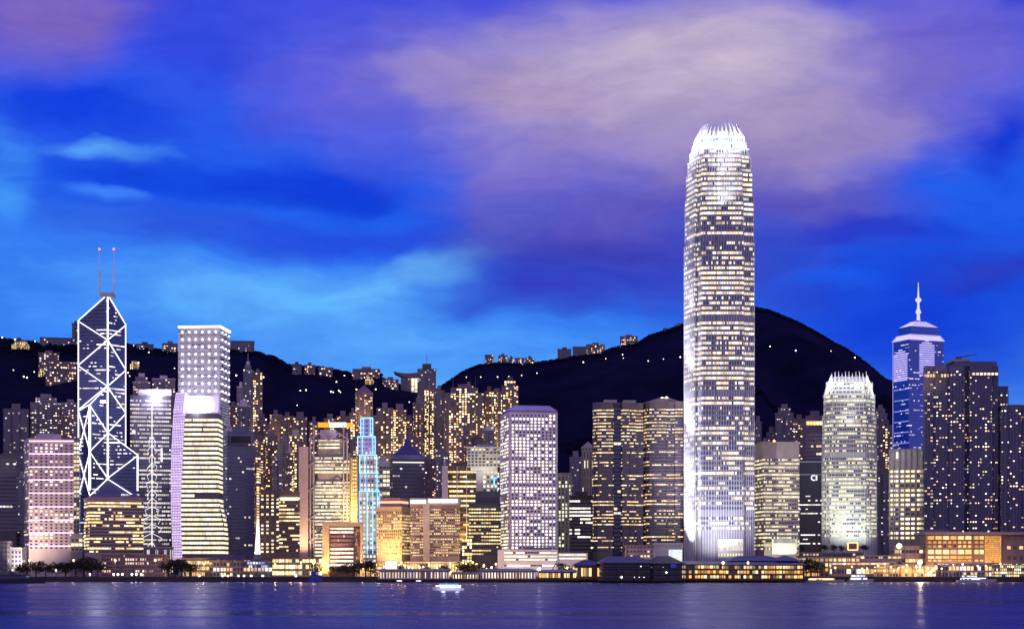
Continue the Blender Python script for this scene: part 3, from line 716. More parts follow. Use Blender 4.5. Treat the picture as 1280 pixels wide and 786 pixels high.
    T.light('POINT', (c[0], c[1], Z(158, d)), 9000, (1, 1, 1), size=2)
    # floodlights washing the left flank and the setbacks
    xl = X(852, d)
    for py, pw, yy, tgt in ((695, 8e5, d + 6, 610), (635, 5.5e5, d + 6, 560), (560, 4.2e5, d + 6, 490), (480, 2.8e5, d + 6, 410), (400, 1.1e5, d + 6, 340), (318, 3.5e4, d + 14, 260), (256, 3.5e4, d + 14, 215), (212, 2.5e4, d + 14, 190)):
        T.light('SPOT', (xl - 8 if py > 400 else xl - 6, yy, Z(py, d)), pw, (.95, .95, 1), (X(866, d), d + 12, Z(tgt, d)), 84, 1.0, .9)
    T.light('SPOT', (X(888, d), d - 60, Z(700, d)), 5e5, (1, .98, .93), (X(896, d), d, Z(600, d)), 100, 1, 1)
    for px, py in ((905, 250), (905, 212), (905, 190)):
        T.light('SPOT', (X(px, d), d - 14, Z(py, d)), 2e4, (1, 1, 1), (X(px, d), d + 10, Z(py - 30, d)), 130, 1, 1)
tallest()

def claw_tower():
    d = 1720.0; k = d / F
    rel = [(1027.5, 24), (1031, 8), (1036, 5), (1037, 1), (1083, 0), (1084, 4), (1089, 6), (1095.5, 20), (1095, 46), (1040, 50), (1030, 42)]
    base = [(X(px, d + o), d + o) for px, o in rel]; c = (X(1062, d + 24), d + 24)
    T = Thing('claw_crowned_tower', 'pale green-white floodlit tower tapering to a clawed crown, smaller twin of the tallest', 'skyscraper', (c[0], c[1], 4.0))
    body = wall('claw_spandrel', (.5, .52, .5), .5)
    fa = facade('claw_windows', (.45, .46, .4), .6, (1, .82, .4), (.96, .97, .7), 1.7, .1, .1, .9, .5, .9, (.04, .05, .08), cs=.12, dim=.2)
    for b0, t0, s0 in ((712, 560, 1.0), (560, 518, .975), (518, 492, .93), (492, 476, .84)):
        pl = scaled(base, s0, c); z0 = max(4.0, Z(b0, d)); z1 = Z(t0, d); T.part('body', MB().prism(pl, z0, z1 - .02), body)
        f0 = 5.05 * k; lo = max(z0, Z(676, d)); n = max(1, int((z1 - lo) / f0)); 
        for i in range(n):
            a = z1 - (i + 1) * f0
            if a < lo - .5: break
            py = HY - (a - HC) / k
            if 566 < py < 575: continue
            T.part('window_band', MB().ring(pl, a + f0 * .1, a + f0 * .66, .2, 1.7, i + int(py), 91), fa)
        m = MB(); rib(m, pl, z0 + .1, z1 + 1, 3.4, .35, .45); T.part('facade_fins', m, wall('silver_fin', (.7, .7, .72)))
    p1, p2 = scaled(base, .76, c), scaled(base, .64, c)
    T.part('crown_wall', MB().prism(p1, Z(476, d), Z(469, d), pt=p2), W_white)
    for j in range(11):
        u = j / 10; x = X(1041 + 44 * u, d); yb = d + 6
        h = 3.2 + 1.8 * abs(math.sin(j * 2.1))
        T.part('crown_claw', MB().bar((x, yb, Z(476, d)), (x * .985 + c[0] * .015, yb + 2, Z(469.5, d) + h), 1.3, .5), wall('claw_white', (.8, .8, .8)))
    for s in (0, 1):   # bright slanting corner edges of the crown
        xa, xb = (X(1031, d), X(1041, d)) if s == 0 else (X(1093, d), X(1085, d))
        T.part('crown_edge', MB().bar((xa, d + 4, Z(496, d)), (xb, d + 7, Z(468, d)), 2.0, 1.5), W_white)
    for a in range(9):
        an = math.pi + math.pi * a / 8; T.light('POINT', (c[0] + 31 * math.cos(an), c[1] + 31 * math.sin(an), Z(480, d)), 5000, (.98, 1, .96), size=1)
    for px, pw, ty in ((1022, 7e4, 580), (1050, 1.0e5, 620), (1075, 9e4, 620), (1016, 6e4, 520)):
        T.light('SPOT', (X(px, d), d - 30, Z(690, d)), pw, (.95, 1, .88), (X(px + 6, d), d + 4, Z(ty, d)), 100, 1, 1)
    T.light('SPOT', (X(1062, d), d - 12, Z(530, d)), 8e3, (1, 1, 1), (X(1062, d), d + 4, Z(505, d)), 120, 1, 1)
claw_tower()

# tall square silver tower with lamp grid
def grid_tower():
    T = tower('tall square silver tower covered in a grid of star-like lamps with a glowing roofline', 223, 275, 287, 408, 1985,
              facade('silver_grid', (.4, .38, .44), .72, (1, .86, .56), (.95, .9, 1), .5, .12, .2, .8, .3, .5, (.05, .05, .12), dim=.3), wall('silver_spandrel', (.42, .4, .5), .4),
              fh=3.0, wu=2.4, frac=(.15, .8), vis=560, rooms=0)
    pl = ccw(T.poly); k = 1985 / F
    i0 = min(range(4), key=lambda i: pl[i][1]); A = Vector(pl[i0]); L = Vector(pl[i0 - 1]); Rr = Vector(pl[(i0 + 1) % 4])
    st = glow('star_lamp', (1, .96, .92), 7)
    for r in range(10):
        z = T.zt - 6 - r * 9.2 * k
        for c_ in range(6):
            q = L.lerp(A, .1 + .8 * c_ / 5); T.part('star_lamp', MB().lathe((q.x, q.y - 1.2), [(0, z - 1.1), (1.15, z), (0, z + 1.6)], 6), st)
        for c_ in range(3):
            q = A.lerp(Rr, .15 + .35 * c_); T.part('star_lamp', MB().lathe((q.x + 1.2, q.y - .8), [(0, z - .8), (.85, z), (0, z + 1.2)], 6), st)
    m = MB(); m.bar((L.x, L.y - 1, T.zt), (A.x, A.y - 1, T.zt), 1.4).bar((A.x, A.y - 1, T.zt), (Rr.x + .6, Rr.y - 1, T.zt), 1.8)
    T.part('roof_light', m, glow('roof_line', (1, .97, .8), 4))
    T.light('SPOT', (X(245, 1960), 1930, Z(560, 1985)), 4e5, (.8, .75, 1), (A.x - 20, A.y, Z(480, 1985)), 120, 2, 1)
grid_tower()

# lilac-edged curved office
def curved_office():
    d = 1750.0
    Tn = Thing('curved_office', 'curved office tower with a lilac-lit edge panel and a dazzling light on its roof', 'office tower', (X(245, d), d + 15, 4.0))
    sections = [(700, 215, 228, 280), (672, 213.5, 227, 280), (655, 213, 226.5, 279), (631, 212.3, 226.3, 274), (600, 212, 227, 273), (560, 213, 229, 273), (520, 215, 235 - 4, 273), (516, 216, 233, 273)]
    fa = facade('cream_storeys', (.3, .28, .3), 1.1, (1, .80, .42), (1, .96, .72), 1.7, .02, .1, .92, .25, .5, (.05, .05, .1), dim=.55, cs=.06)
    core = wall('office_core', (.12, .11, .14), .5)
    def sec(py):
        for a, b_ in zip(sections, sections[1:]):
            if b_[0] <= py <= a[0]:
                u = (a[0] - py) / (a[0] - b_[0]); return [a[i] + (b_[i] - a[i]) * u for i in range(1, 4)]
        return list(sections[-1][1:])
    k = d / F
    for a, b_ in zip(sections, sections[1:]):
        def pg(s): return [(X(s[2], d), d), (X(s[3], d), d), (X(s[3], d) - 2, d + 34), (X(s[2], d), d + 34)]
        Tn.part('body', MB().prism(pg(a), max(4, Z(a[0], d)), Z(b_[0], d), pt=pg(b_)), core)
        def pe(s): return [(X(s[1], d), d + 5), (X(s[2], d), d - 1.4), (X(s[2], d) - .01, d + 30), (X(s[1], d), d + 30)]
        Tn.part('lilac_panel', MB().prism(pe(a), max(4, Z(a[0], d)), Z(b_[0], d), pt=pe(b_), fh=2.5, wu=1.9, seed=3),
                facade('lilac_panel', (.35, .2, .5), 1.2, (.84, .66, 1.0), (.88, .7, 1.0), 1.05, .11, .1, .9, 0, 0, (.6, .4, .7), gr=.5, dim=.9))
    for s in ((520, 490),):
        def pe(a, b_): return [(X(a, d), d + 5), (X(b_, d), d - 1.4), (X(b_, d), d + 30), (X(a, d), d + 30)]
        Tn.part('lilac_panel', MB().prism(pe(215, 229.5), Z(516, d), Z(490, d), pt=pe(218.5, 232), fh=2.5, wu=1.9, seed=3), MATS['lilac_panel'])
    py = 523.0; i = 0
    while py < 690:
        s = sec(py); dark = 612 < py < 622
        a, b_ = X(s[1], d), X(s[2], d)
        z1, z0 = Z(py, d), Z(py + 3.9, d)
        if dark: a = X(s[1] + 0, d); b_ = X(243, d)
        m = MB(); m.prism([(a + .3, d - .8), (b_, d - .8), (b_ - .5, d + 30), (a + .3, d + 30)], z0, z1, fh=(z1 - z0), wu=1.3, vf=(i, i + .999))
        Tn.part('window_band', m, fa); py += 5.9; i += 1
    for q in (238, 245, 252):
        Tn.part('rooftop_lamp', MB().lathe((X(q, d), d + 7), [(0, Z(514, d)), (1.6, Z(512, d)), (1.6, Z(510.5, d)), (0, Z(508.5, d))], 12), glow('dazzle', (1, .97, 1), 30))
    Tn.light('POINT', (X(245, d), d + 4, Z(508, d)), 20000, (.95, .88, 1), size=3); Tn.light('POINT', (X(245, d), d - 6, Z(514, d)), 7000, (.95, .88, 1), size=3)
    Tn.part('rooftop_panel', MB().box(X(231, d), X(271, d), d + 12, d + 16, Z(517, d), Z(493, d), fh=2, wu=2), wall('glow_reflector', (.7, .66, .76), .7, 0, .02))  # added white reflector board, catches the lamps as a graded glow
curved_office()

# tower with the light-tree decoration
def lightree():
    d = 2065
    T = tower('broad glass tower carrying a tall white light-tree decoration and a glaring rooftop light', 163, None, 213.5, 495, d,
              facade('lightree_w', (.3, .28, .36), .62, (1, .82, .55), (.95, .9, 1), 1.15, .1, .1, .9, .5, .6, (.05, .06, .14), dim=.25), wall('lt_core', (.09, .09, .14), .4), fh=4.6, wu=2.0, frac=(.3, .85), vis=712, rooms=1)
    y = d - 3.2; w_ = glow('tree_light', (1, .98, .95), 1.5)
    T.part('light_tree', MB().bar((X(190, y), y, Z(505, y)), (X(190, y), y, Z(687, y)), .75), w_)
    rg = random.Random(5)
    for py in range(545, 690, 11):
        wd = 2.2 + (py - 500) * .05 * rg.uniform(.5, 1.3) if py < 670 else 5
        m = MB()
        for s in (-1, 1):
            a, b_ = (X(190, y), y, Z(py, y)), (X(190 + s * wd, y), y, Z(py + rg.uniform(4, 8), y)); m.bar(a, b_, .45); m.bar(b_, (X(190 + s * wd * .7, y), y, Z(py + 11, y)), .3)
        T.part('light_tree', m, w_)
    T.part('lit_seam', MB().bar((X(202, y), y, Z(560, y)), (X(202, y), y, Z(577, y)), 1.6), w_)
    T.part('rooftop_reflector', MB().box(X(172, d), X(213, d), d + 5, d + 7, Z(495, d), Z(486, d)), wall('glow_reflector', (.7, .66, .76), .7, 0, .02))  # added reflector behind the lamps, imitates their glare above the roof
    for q in (194, 199): T.part('rooftop_lamp', MB().lathe((X(q, d), d + 1), [(0, Z(502, d)), (2.4, Z(500, d)), (2.4, Z(497, d)), (0, Z(494.5, d))], 12), glow('dazzle', (1, .97, 1), 30))
    T.light('POINT', (X(196, d), d - 5, Z(497, d)), 45000, (1, .88, .95), size=3)
    T.part('warning_lamp', MB().lathe((X(168, d), d - 4), [(0, Z(541, d)), (1.6, Z(539.5, d)), (0, Z(538, d))], 10), glow('orange_lamp', (1, .5, .3), 18))
lightree()

# blue spired tower
def spire_tower():
    d = 2150.0; C = 1136
    pl = foot(1116.5, C, 1179.5, d, .62); c = centre(pl); k = d / F
    T = Thing('blue_spire_tower', 'deep blue glass tower with lilac neon stripes, stepped glowing roof and needle spire', 'skyscraper', (c[0], c[1], 4.0))
    body = wall('blue_glass', (.02, .10, .62), .15)
    fa = facade('blue_office', (.02, .10, .60), .2, (1, .8, .6), (.85, .85, 1), 1.5, .1, .15, .85, .5, .6, (.02, .10, .60), gr=.12, dim=.1)
    zt = Z(424, d); T.part('body', MB().prism(pl, 4.0, zt), body)
    f0 = 3.9 * k
    n = int((zt - Z(562, d)) / f0)
    for i in range(n): T.part('window_band', MB().ring(pl, zt - (i + 1) * f0 + .8, zt - i * f0 - 1.2, .12, 2.2, i, 33), fa)
    lil = glow('lilac_neon', (.66, .56, 1), 1.15); blu = glow('blue_neon', (.42, .42, 1), .9)
    def hoop(z, s, w, mt, name='neon_hoop', h=1):
        p = scaled(pl, s, c); m = MB()
        m.prism(offset(ccw(p), w), z, z + w * h)
        T.part(name, m, mt)
    for j in range(7): hoop(Z(424 - j * 1.05 - .2, d), 1.03 - j * .028, .55, lil, h=.7)
    T.part('upper_storey', MB().prism(scaled(pl, .78, c), zt + 5, Z(406.5, d)), body)
    T.part('upper_windows', MB().ring(scaled(pl, .78, c), Z(413, d), Z(408, d), .2, 3, 2, 5), fa)
    for j in range(7): hoop(Z(406.3 - j * 1.1, d), .74 - j * .07, .5, lil, h=.8)
    T.part('roof_pyramid', MB().prism(scaled(pl, .7, c), Z(406.5, d), Z(397, d), pt=scaled(pl, .12, c)), body)
    sil = glow('spire_lit', (.85, .8, 1), .9)
    T.part('spire', MB().lathe(c, [(4, Z(402, d)), (2.2, Z(396, d)), (1.7, Z(389, d)), (3.6, Z(387, d)), (1.6, Z(382, d)), (1.2, Z(375, d)), (3.6, Z(372, d)), (3.6, Z(370, d)), (1.2, Z(368, d)), (.9, Z(362, d)), (.35, Z(349, d))], 10), sil)
    # lilac striped panels on both faces
    p = ccw(pl); i0 = min(range(4), key=lambda i: p[i][1]); A, Lc, Rc = Vector(p[i0]), Vector(p[i0 - 1]), Vector(p[(i0 + 1) % 4])
    def panel(P0, P1, t0, t1, y0, y1, peak):
        nrm = Vector(((P1 - P0).y, -(P1 - P0).x)).normalized() * .6
        if nrm.y > 0: nrm = -nrm
        yy = y0
        while yy < y1:
            q = 1.0 if yy > y0 + peak else .25 + .75 * (yy - y0) / peak
            m_ = (t0 + t1) / 2; h_ = (t1 - t0) / 2 * q; a = P0.lerp(P1, m_ - h_) + nrm; b_ = P0.lerp(P1, m_ + h_) + nrm
            T.part('neon_stripe', MB().bar((a.x, a.y, Z(yy, d)), (b_.x, b_.y, Z(yy, d)), 1.05), lil); yy += 2.7
    panel(A, Rc, .30, .72, 425, 469, 5); panel(Lc, A, .06, .92, 436, 474, 6)
    yy = 472.0
    while yy < 560:
        a, b_ = Lc.lerp(A, .05), Lc.lerp(A, .98); m = MB().bar((a.x, a.y - .7, Z(yy, d)), (b_.x, b_.y - .7, Z(yy, d)), .75)
        T.part('neon_stripe', m, blu)
        if yy < 540: T.part('neon_stripe', MB().bar((A.lerp(Rc, .3).x, A.y + 3, Z(yy - 6, d)), (A.lerp(Rc, .62).x, A.lerp(Rc, .5).y - 3, Z(yy - 6, d)), .7), blu)
        yy += 13.5
    T.part('neon_edge', MB().bar((Lc.x - .5, Lc.y - .5, Z(424, d)), (Lc.x - .5, Lc.y - .5, Z(562, d)), .5), blu)
spire_tower()

# blue-outlined stepped tower
def outlined():
    d = 1730.0; T = Thing('stepped_tower', 'slim stepped tower drawn in glowing blue and cyan neon outlines', 'office tower', (X(460, d), d + 12, 4.0))
    fa = facade('outl_w', (.55, .52, .5), .8, (1, .88, .55), (1, .96, .8), 1.3, .2, .2, .75, .4, .5, (.08, .1, .2), dim=.3)
    fv = facade('outl_top', (.48, .38, .62), .15, (1, .8, .6), (.9, .85, 1), 1, .2, .3, .7, .1, .1, (.05, .08, .3))
    bn, cn = glow('neon_blue', (.10, .38, 1), 3.0), glow('neon_cyan', (.25, .75, 1), 2.4)
    tiers = [(521, 545, 451, 466, fv, (454, 463)), (544.5, 568, 447, 469, fv, (453, 466)), (568, 591, 449.5, 471, fa, (456, 470.5)), (590.5, 614, 450, 472, fa, (457, 471)), (613.5, 700, 449, 474.5, fa, (459, 466, 472))]
    for i, (t, b_, L, Rr, fc, ins) in enumerate(tiers):
        y = d + 10 - i * 2.0; z0, z1 = (4.0 if i == 4 else Z(b_, d)), Z(t, d)
        pl = [(X(L, y), y), (X(Rr, y), y), (X(Rr, y), d + 34 + i * .01), (X(L, y), d + 34 + i * .01)]
        T.part('body', MB().prism(pl, z0, z1, fh=4.2, wu=3.4, seed=8), fc)
        o = y - .9; xs_ = (X(L, o), X(Rr, o)); lo = max(z0, Z(692, d))
        for x in xs_: T.part('neon_tube', MB().bar((x, o, lo), (x, o, z1), .5), bn if i > 2 else cn)
        T.part('neon_tube', MB().bar((xs_[0], o, z1), (xs_[1], o, z1), .55), cn)
        for q in ins:
            T.part('neon_tube', MB().bar((X(q, o), o - .01, lo), (X(q, o), o - .01, z1 - .5), .45), cn if i != 3 else bn)
    T.part('mast', MB().bar((X(450, d), d + 20, Z(521, d)), (X(450, d), d + 20, Z(516, d)), .5), W_steel)
    T.light('SPOT', (X(460, d), d - 28, Z(560, d)), 2e4, (.75, .65, 1), (X(460, d), d, Z(548, d)), 90, 1, 1)
    T.light('SPOT', (X(462, d), d - 30, Z(700, d)), 2e4, (.85, .95, .9), (X(462, d), d, Z(640, d)), 90, 1, 1)
outlined()

# exposed-truss bank
def truss_bank():
    d = 1760.0; T = Thing('truss_bank_tower', 'bank tower with steel masts and hanger trusses outside its cream-lit storeys', 'office tower', (X(410, d), d + 20, 4.0))
    fa = facade('truss_w', (.4, .38, .34), .86, (1, .86, .52), (.98, .98, .78), 1.35, .04, .1, .9, .35, .6, (.1, .1, .1), dim=.4, cs=.08)
    core = wall('bank_core', (.30, .27, .27), .5); st = wall('bank_steel', (.50, .42, .42), .5)
    def bx(L, Rr, y0, y1, t, b_=None, mat=core, nm='body', **k): return T.part(nm, MB().box(X(L, y0), X(Rr, y0), y0, y1, 4.0 if b_ is None else Z(b_, y0), Z(t, y0), **k), mat)
    bx(397, 428, d + 4, d + 40, 548); bx(385.5, 438, d + 8, d + 39.9, 566); bx(373.5, 385, d - 2, d + 30, 558, mat=wall('bank_flank', (.62, .46, .40), .7), nm='stair_core'); 
    py = 549.0; i = 0
    while py < 700:
        top = py < 570; L, Rr = (398, 424) if top else (393, 436)
        if not (560 < py < 570 or 592 < py < 598):
            T.part('window_band', MB().box(X(L, d), X(Rr, d), d + 2.6, d + 6, Z(py + 3.0, d), Z(py, d), fh=99, wu=1.5, vf=(i, i + .999)), fa)
        py += 4.35; i += 1
    for x in (388, 392, 429.5, 434):
        T.part('mast', MB().bar((X(x, d), d + .6, 4), (X(x, d), d + .6, Z(531 if x in (392, 429.5) else 541, d)), 1.3), st)
    for y0 in (541, 573, 604, 640, 668):
        for a, b_ in (((386, y0 + 9), (399, y0)), ((399, y0), (411, y0 + 10)), ((411, y0 + 10), (423, y0)), ((423, y0), (436, y0 + 9))):
            T.part('truss', MB().bar((X(a[0], d), d - .8, Z(a[1], d)), (X(b_[0], d), d - .8, Z(b_[1], d)), 1.0), st)
        T.part('truss', MB().bar((X(386, d), d - .6, Z(y0 + 10, d)), (X(436, d), d - .6, Z(y0 + 10, d)), .8), st)
    bx(400, 420, d + 10, d + 34, 537, 548, nm='plant_room', mat=wall('lilac_plant', (.4, .34, .42)))
    T.part('roof_sign', MB().box(X(397, d), X(411.5, d), d + 3, d + 5, Z(533.5, d), Z(527.5, d)), glow('sign_orange', (1, .42, .04), 1.25, 'AUTO'))
    T.part('roof_sign', MB().box(X(411.6, d), X(432, d), d + 2.9, d + 5, Z(533.2, d), Z(527.8, d)), glow('sign_white', (1, .93, .88), 5, 'AUTO'))
    T.part('roof_sign', MB().box(X(432.1, d), X(441, d), d + 3, d + 5, Z(533.5, d), Z(528, d)), MATS['sign_orange'])
    T.part('side_grille', MB().box(X(386, d), X(392, d), d + 3.5, d + 7.9, Z(700, d), Z(567, d), fh=4.6, wu=2), facade('bank_side', (.32, .26, .26), .12, mu=.25, v0=.2, v1=.8, glass=(.05, .04, .05)))
    T.light('SPOT', (X(380, d), d - 25, Z(705, d)), 1.6e5, (1, .7, .42), (X(380, d), d, Z(640, d)), 80, 1, 1)
truss_bank()
d = 1755; T = Thing('golden_slab', 'narrow slab washed golden by floodlights, between the truss bank and the neon-outlined tower', 'office tower', (X(441, d), d + 15, 4.0))
T.part('body', MB().box(X(438.5, d), X(446.5, d), d, d + 30, 4, Z(572, d)), wall('gold_slab', (.62, .46, .24), .7))
for j in range(26): T.part('window_band', MB().box(X(440.5, d), X(446, d), d - .5, d + 2, Z(574 + j * 4.6 + 2.4, d), Z(574 + j * 4.6, d), fh=99, wu=2.2, vf=(j, j + .99)), facade('gold_w', (.5, .3, .1), 1.1, (1, .6, .15), (1, .75, .3), 2.4, .2, .1, .9, 0, .1))
T.light('SPOT', (X(439, d), d - 26, Z(668, d)), 3.5e5, (1, .68, .25), (X(439, d), d, Z(625, d)), 80, 1, 1)

# porthole tower
def porthole():
    d = 1655.0; k = d / F
    T = Thing('porthole_tower', 'pale lilac tower punched with rows of round windows under a sloped metal roof', 'office tower', (X(664, d), d + 25, 4.0))
    pl = foot(625.5, 636.5, 697, d, 1.0); c = centre(pl); zt = Z(514, d)
    body = wall('porthole_wall', (.66, .60, .66), .7)
    fa = facade('porthole_w', (.66, .60, .66), .6, (1, .84, .5), (1, .96, .8), 2.8, rnd=(3.4, 3.1), kf=.6, kc=.35, glass=(.03, .03, .07), dim=.3, wmix=.25, cs=.2)
    T.part('body', MB().prism(pl, 4.0, zt), body)
    p = ccw(pl); i0 = min(range(4), key=lambda i: p[i][1]); A, Lc, Rc = Vector(p[i0]), Vector(p[i0 - 1]), Vector(p[(i0 + 1) % 4])
    top, pitch = 517.0, 4.13
    u = (Rc - A).normalized(); nr = Vector((u.y, -u.x)); ul = (A - Lc).normalized(); nl = Vector((ul.y, -ul.x))
    for r in range(42):
        z1, z0 = Z(top + r * pitch, d), Z(top + (r + 1) * pitch - .12, d)
        m = MB(); a, b_ = A.lerp(Rc, .035), A.lerp(Rc, .965); lw = 12
        m.face([(*(a + nr * .35), z0), (*(b_ + nr * .35), z0), (*(b_ + nr * .35), z1), (*(a + nr * .35), z1)], [(500, r), (512, r), (512, r + 1), (500, r + 1)])
        a, b_ = Lc.lerp(A, .06), Lc.lerp(A, .94)
        m.face([(*(a + nl * .35), z0), (*(b_ + nl * .35), z0), (*(b_ + nl * .35), z1), (*(a + nl * .35), z1)], [(700, r), (710, r), (710, r + 1), (700, r + 1)])
        T.part('window_band', m, fa)
    T.part('roof_lip', MB().prism(offset(p, .5), zt + .003, zt + .8), W_dark)
    T.part('bevelled_roof', MB().prism(offset(p, .2), zt + .803, Z(505.5, d), pt=scaled(p, .72)), wall('lilac_metal', (.45, .42, .66), .4))
    T.light('SPOT', (X(630, d), d - 35, Z(700, d)), 1.2e5, (1, .7, .62), (X(640, d), d, Z(640, d)), 100, 2, 1)
    T.light('SPOT', (X(675, d), d - 45, Z(700, d)), 1.2e5, (1, .78, .75), (X(670, d), d, Z(620, d)), 100, 2, 1)
porthole()

# ------------------------------------------------------------------ other city blocks
O_amber = facade('office_amber', (.12, .08, .06), .55, (1, .62, .2), (1, .86, .5), 2.0, .05, .1, .9, .5, 1.0, (.03, .02, .02), cs=.08, dim=.25)
O_white = facade('office_white', (.2, .19, .22), .5, (1, .84, .55), (1, .96, .86), 1.9, .06, .1, .9, .5, .9, (.02, .03, .07), cs=.1, dim=.25)
O_dim = facade('office_dim', (.08, .08, .12), .12, (1, .8, .55), (.95, .92, 1), 1.3, .08, .2, .8, .3, .5, (.03, .04, .11), dim=.15)
O_cream = facade('office_cream', (.5, .48, .40), .62, (1, .84, .42), (1, .95, .7), 1.4, .08, .1, .9, .5, .8, (.05, .05, .07), dim=.3, cs=.1)
O_gold = facade('office_gold', (.5, .36, .22), .55, (1, .66, .22), (1, .84, .46), 1.5, .18, .1, .9, .3, .7, (.10, .06, .04), dim=.3)
O_pink = facade('hotel_pink', (.60, .46, .47), .36, (1, .74, .36), (1, .95, .9), 2.6, .27, .22, .72, .3, .3, (.04, .02, .05), dim=.3)
O_exch = facade('exchange_w', (.07, .055, .075), .36, (1, .64, .24), (1, .86, .52), 2.0, .05, .1, .9, .9, .9, (.02, .025, .12), cs=.1, dim=.15)
O_night = facade('dark_glass_w', (.03, .03, .06), .36, (1, .88, .7), (1, .96, .9), 1.9, .04, .2, .8, .7, .9, (.015, .02, .06), cs=.1, dim=.3)

# pink striped tower, far left
T = tower('pinkish tower ruled by glowing pink horizontal lines, with small square windows', 28, 36, 92, 549, 1680, O_pink, W_pink, fh=3.05, wu=4.4, frac=(.02, .98), vis=688, out=.2, depth=30, rooms=1)
pk = glow('pink_line', (1, .62, .86), 2.4); p = ccw(T.poly); i0 = min(range(4), key=lambda i: p[i][1]); A, Bv = Vector(p[i0]), Vector(p[(i0 + 1) % 4]); u = (Bv - A).normalized(); nn = Vector((u.y, -u.x)) * .7
for py in (551, 567, 583.5, 599.5, 616, 633, 649.5, 665.5, 682):
    a, b_ = A + nn, Bv + nn; T.part('pink_light_line', MB().bar((a.x, a.y, Z(py, a.y)), (b_.x, b_.y, Z(py, b_.y)), .7), pk)
T.light('SPOT', (X(30, 1640), 1630, 6), 3e5, (1, .8, .6), (X(36, 1680), 1680, Z(650, 1680)), 90, 1, 1)
tower('dark tower at the far left edge with a gridded crown', -14, None, 20, 568, 1700, O_dim, W_dark, fh=3.6, wu=3, vis=665, rooms=0)
tower('narrow cream lit block squeezed between the pink striped tower and the white-braced skyscraper', 88, None, 99, 548, 1780, O_cream, W_grey, fh=4.2, wu=3, vis=668, rooms=0)
tower('small greenish lit annex at the foot of the amber slab office', 89, None, 103, 668, 1690, O_cream, W_grey, fh=4.2, wu=4, vis=692, rooms=0)
T = tower('amber and white striped slab office with a dark wedge roof', 103, 112, 179, 622, 1660, facade('amber_slab', (.34, .24, .20), .52, (1, .6, .16), (1, .88, .56), 2.4, .02, .1, .9, .7, 1.0, (.03, .01, .02), cs=.06, dim=.3),
          wall('amber_slab_wall', (.38, .28, .26), .6), fh=2.95, wu=1.9, frac=(.25, .85), vis=692, depth=36, rooms=0)
pl = T.poly; T.part('wedge_roof', MB().prism(offset(ccw(pl), -.5), T.zt + 1.003, T.zt + 4, pt=scaled(pl, .75)), wall('wedge_roof', (.13, .12, .2), .5))
T.part('roof_sign', MB().box(X(152, 1655), X(163, 1655), 1652, 1653, Z(619.5, 1655), Z(617, 1655), fh=99, wu=1.3, seed=9), facade('sign_letters', (.02, .02, .04), 1.4, (.9, .9, 1), (.9, .9, 1), 1.6, .22, .0, 1, 0, 0))
tower('dark blue-grey glass block with a sunken black panel near its top', 276, 284, 318, 540, 1840, facade('slate_glass', (.12, .13, .22), .1, (1, .8, .55), (.95, .92, 1), 1.3, .08, .2, .8, .3, .5, (.05, .06, .16), dim=.15), wall('slate_frame', (.12, .13, .24), .3), fh=3.5, wu=2.2, vis=690, rooms=1, depth=34)
d = 1839; p = MATS
T = Thing('rooftop_panel', 'black unlit screen panel set high on the dark blue-grey glass block', 'screen', (X(301, d), d - 2, Z(554, d)))
T.part('panel', MB().box(X(289, d), X(314, d), d - 2.4, d - 1.3, Z(554, d), Z(545, d)), wall('black_panel', (.01, .01, .02), .4))
T.part('frame', MB().box(X(288, d), X(315, d), d - 2, d - 1.2, Z(555, d), Z(544, d)), W_grey)
tower('brown hotel block with two columns of lit square windows', 325, None, 350, 613, 1720, facade('two_columns', (.14, .09, .09), .62, (1, .75, .36), (1, .9, .6), 2.2, .28, .2, .8, 0, .1, (.03, .02, .02)), W_brown, fh=3.5, wu=4.2, vis=692, rooms=0)
T = tower('brown hotel wing with curved golden window strips and a lit top ledge', 349, None, 374.5, 616, 1700, O_amber, W_brown, fh=3.45, wu=1.7, frac=(.2, .75), vis=694, rooms=0)
T.part('lit_ledge', MB().box(X(351, 1699), X(373, 1699), 1697.2, 1698.6, Z(625, 1699), Z(621.5, 1699)), glow('ledge', (1, .86, .5), 2.2))
d = 1700; T = Thing('light_blade', 'tall tapering blade of white light left of the brown hotel block', 'light column', (X(321, d), d, 4))
T.part('blade', MB().prism([(X(318.5, d), d), (X(324.5, d), d), (X(324.5, d), d + 5), (X(318.5, d), d + 5)], Z(692, d), Z(648, d), pt=[(X(321, d), d + 2), (X(323, d), d + 2), (X(323, d), d + 3), (X(321, d), d + 3)]), glow('blade_white', (1, .93, .82), 2.6))
T.part('plinth', MB().box(X(317, d), X(326, d), d - 1, d + 6, 4, Z(692.2, d)), W_grey)
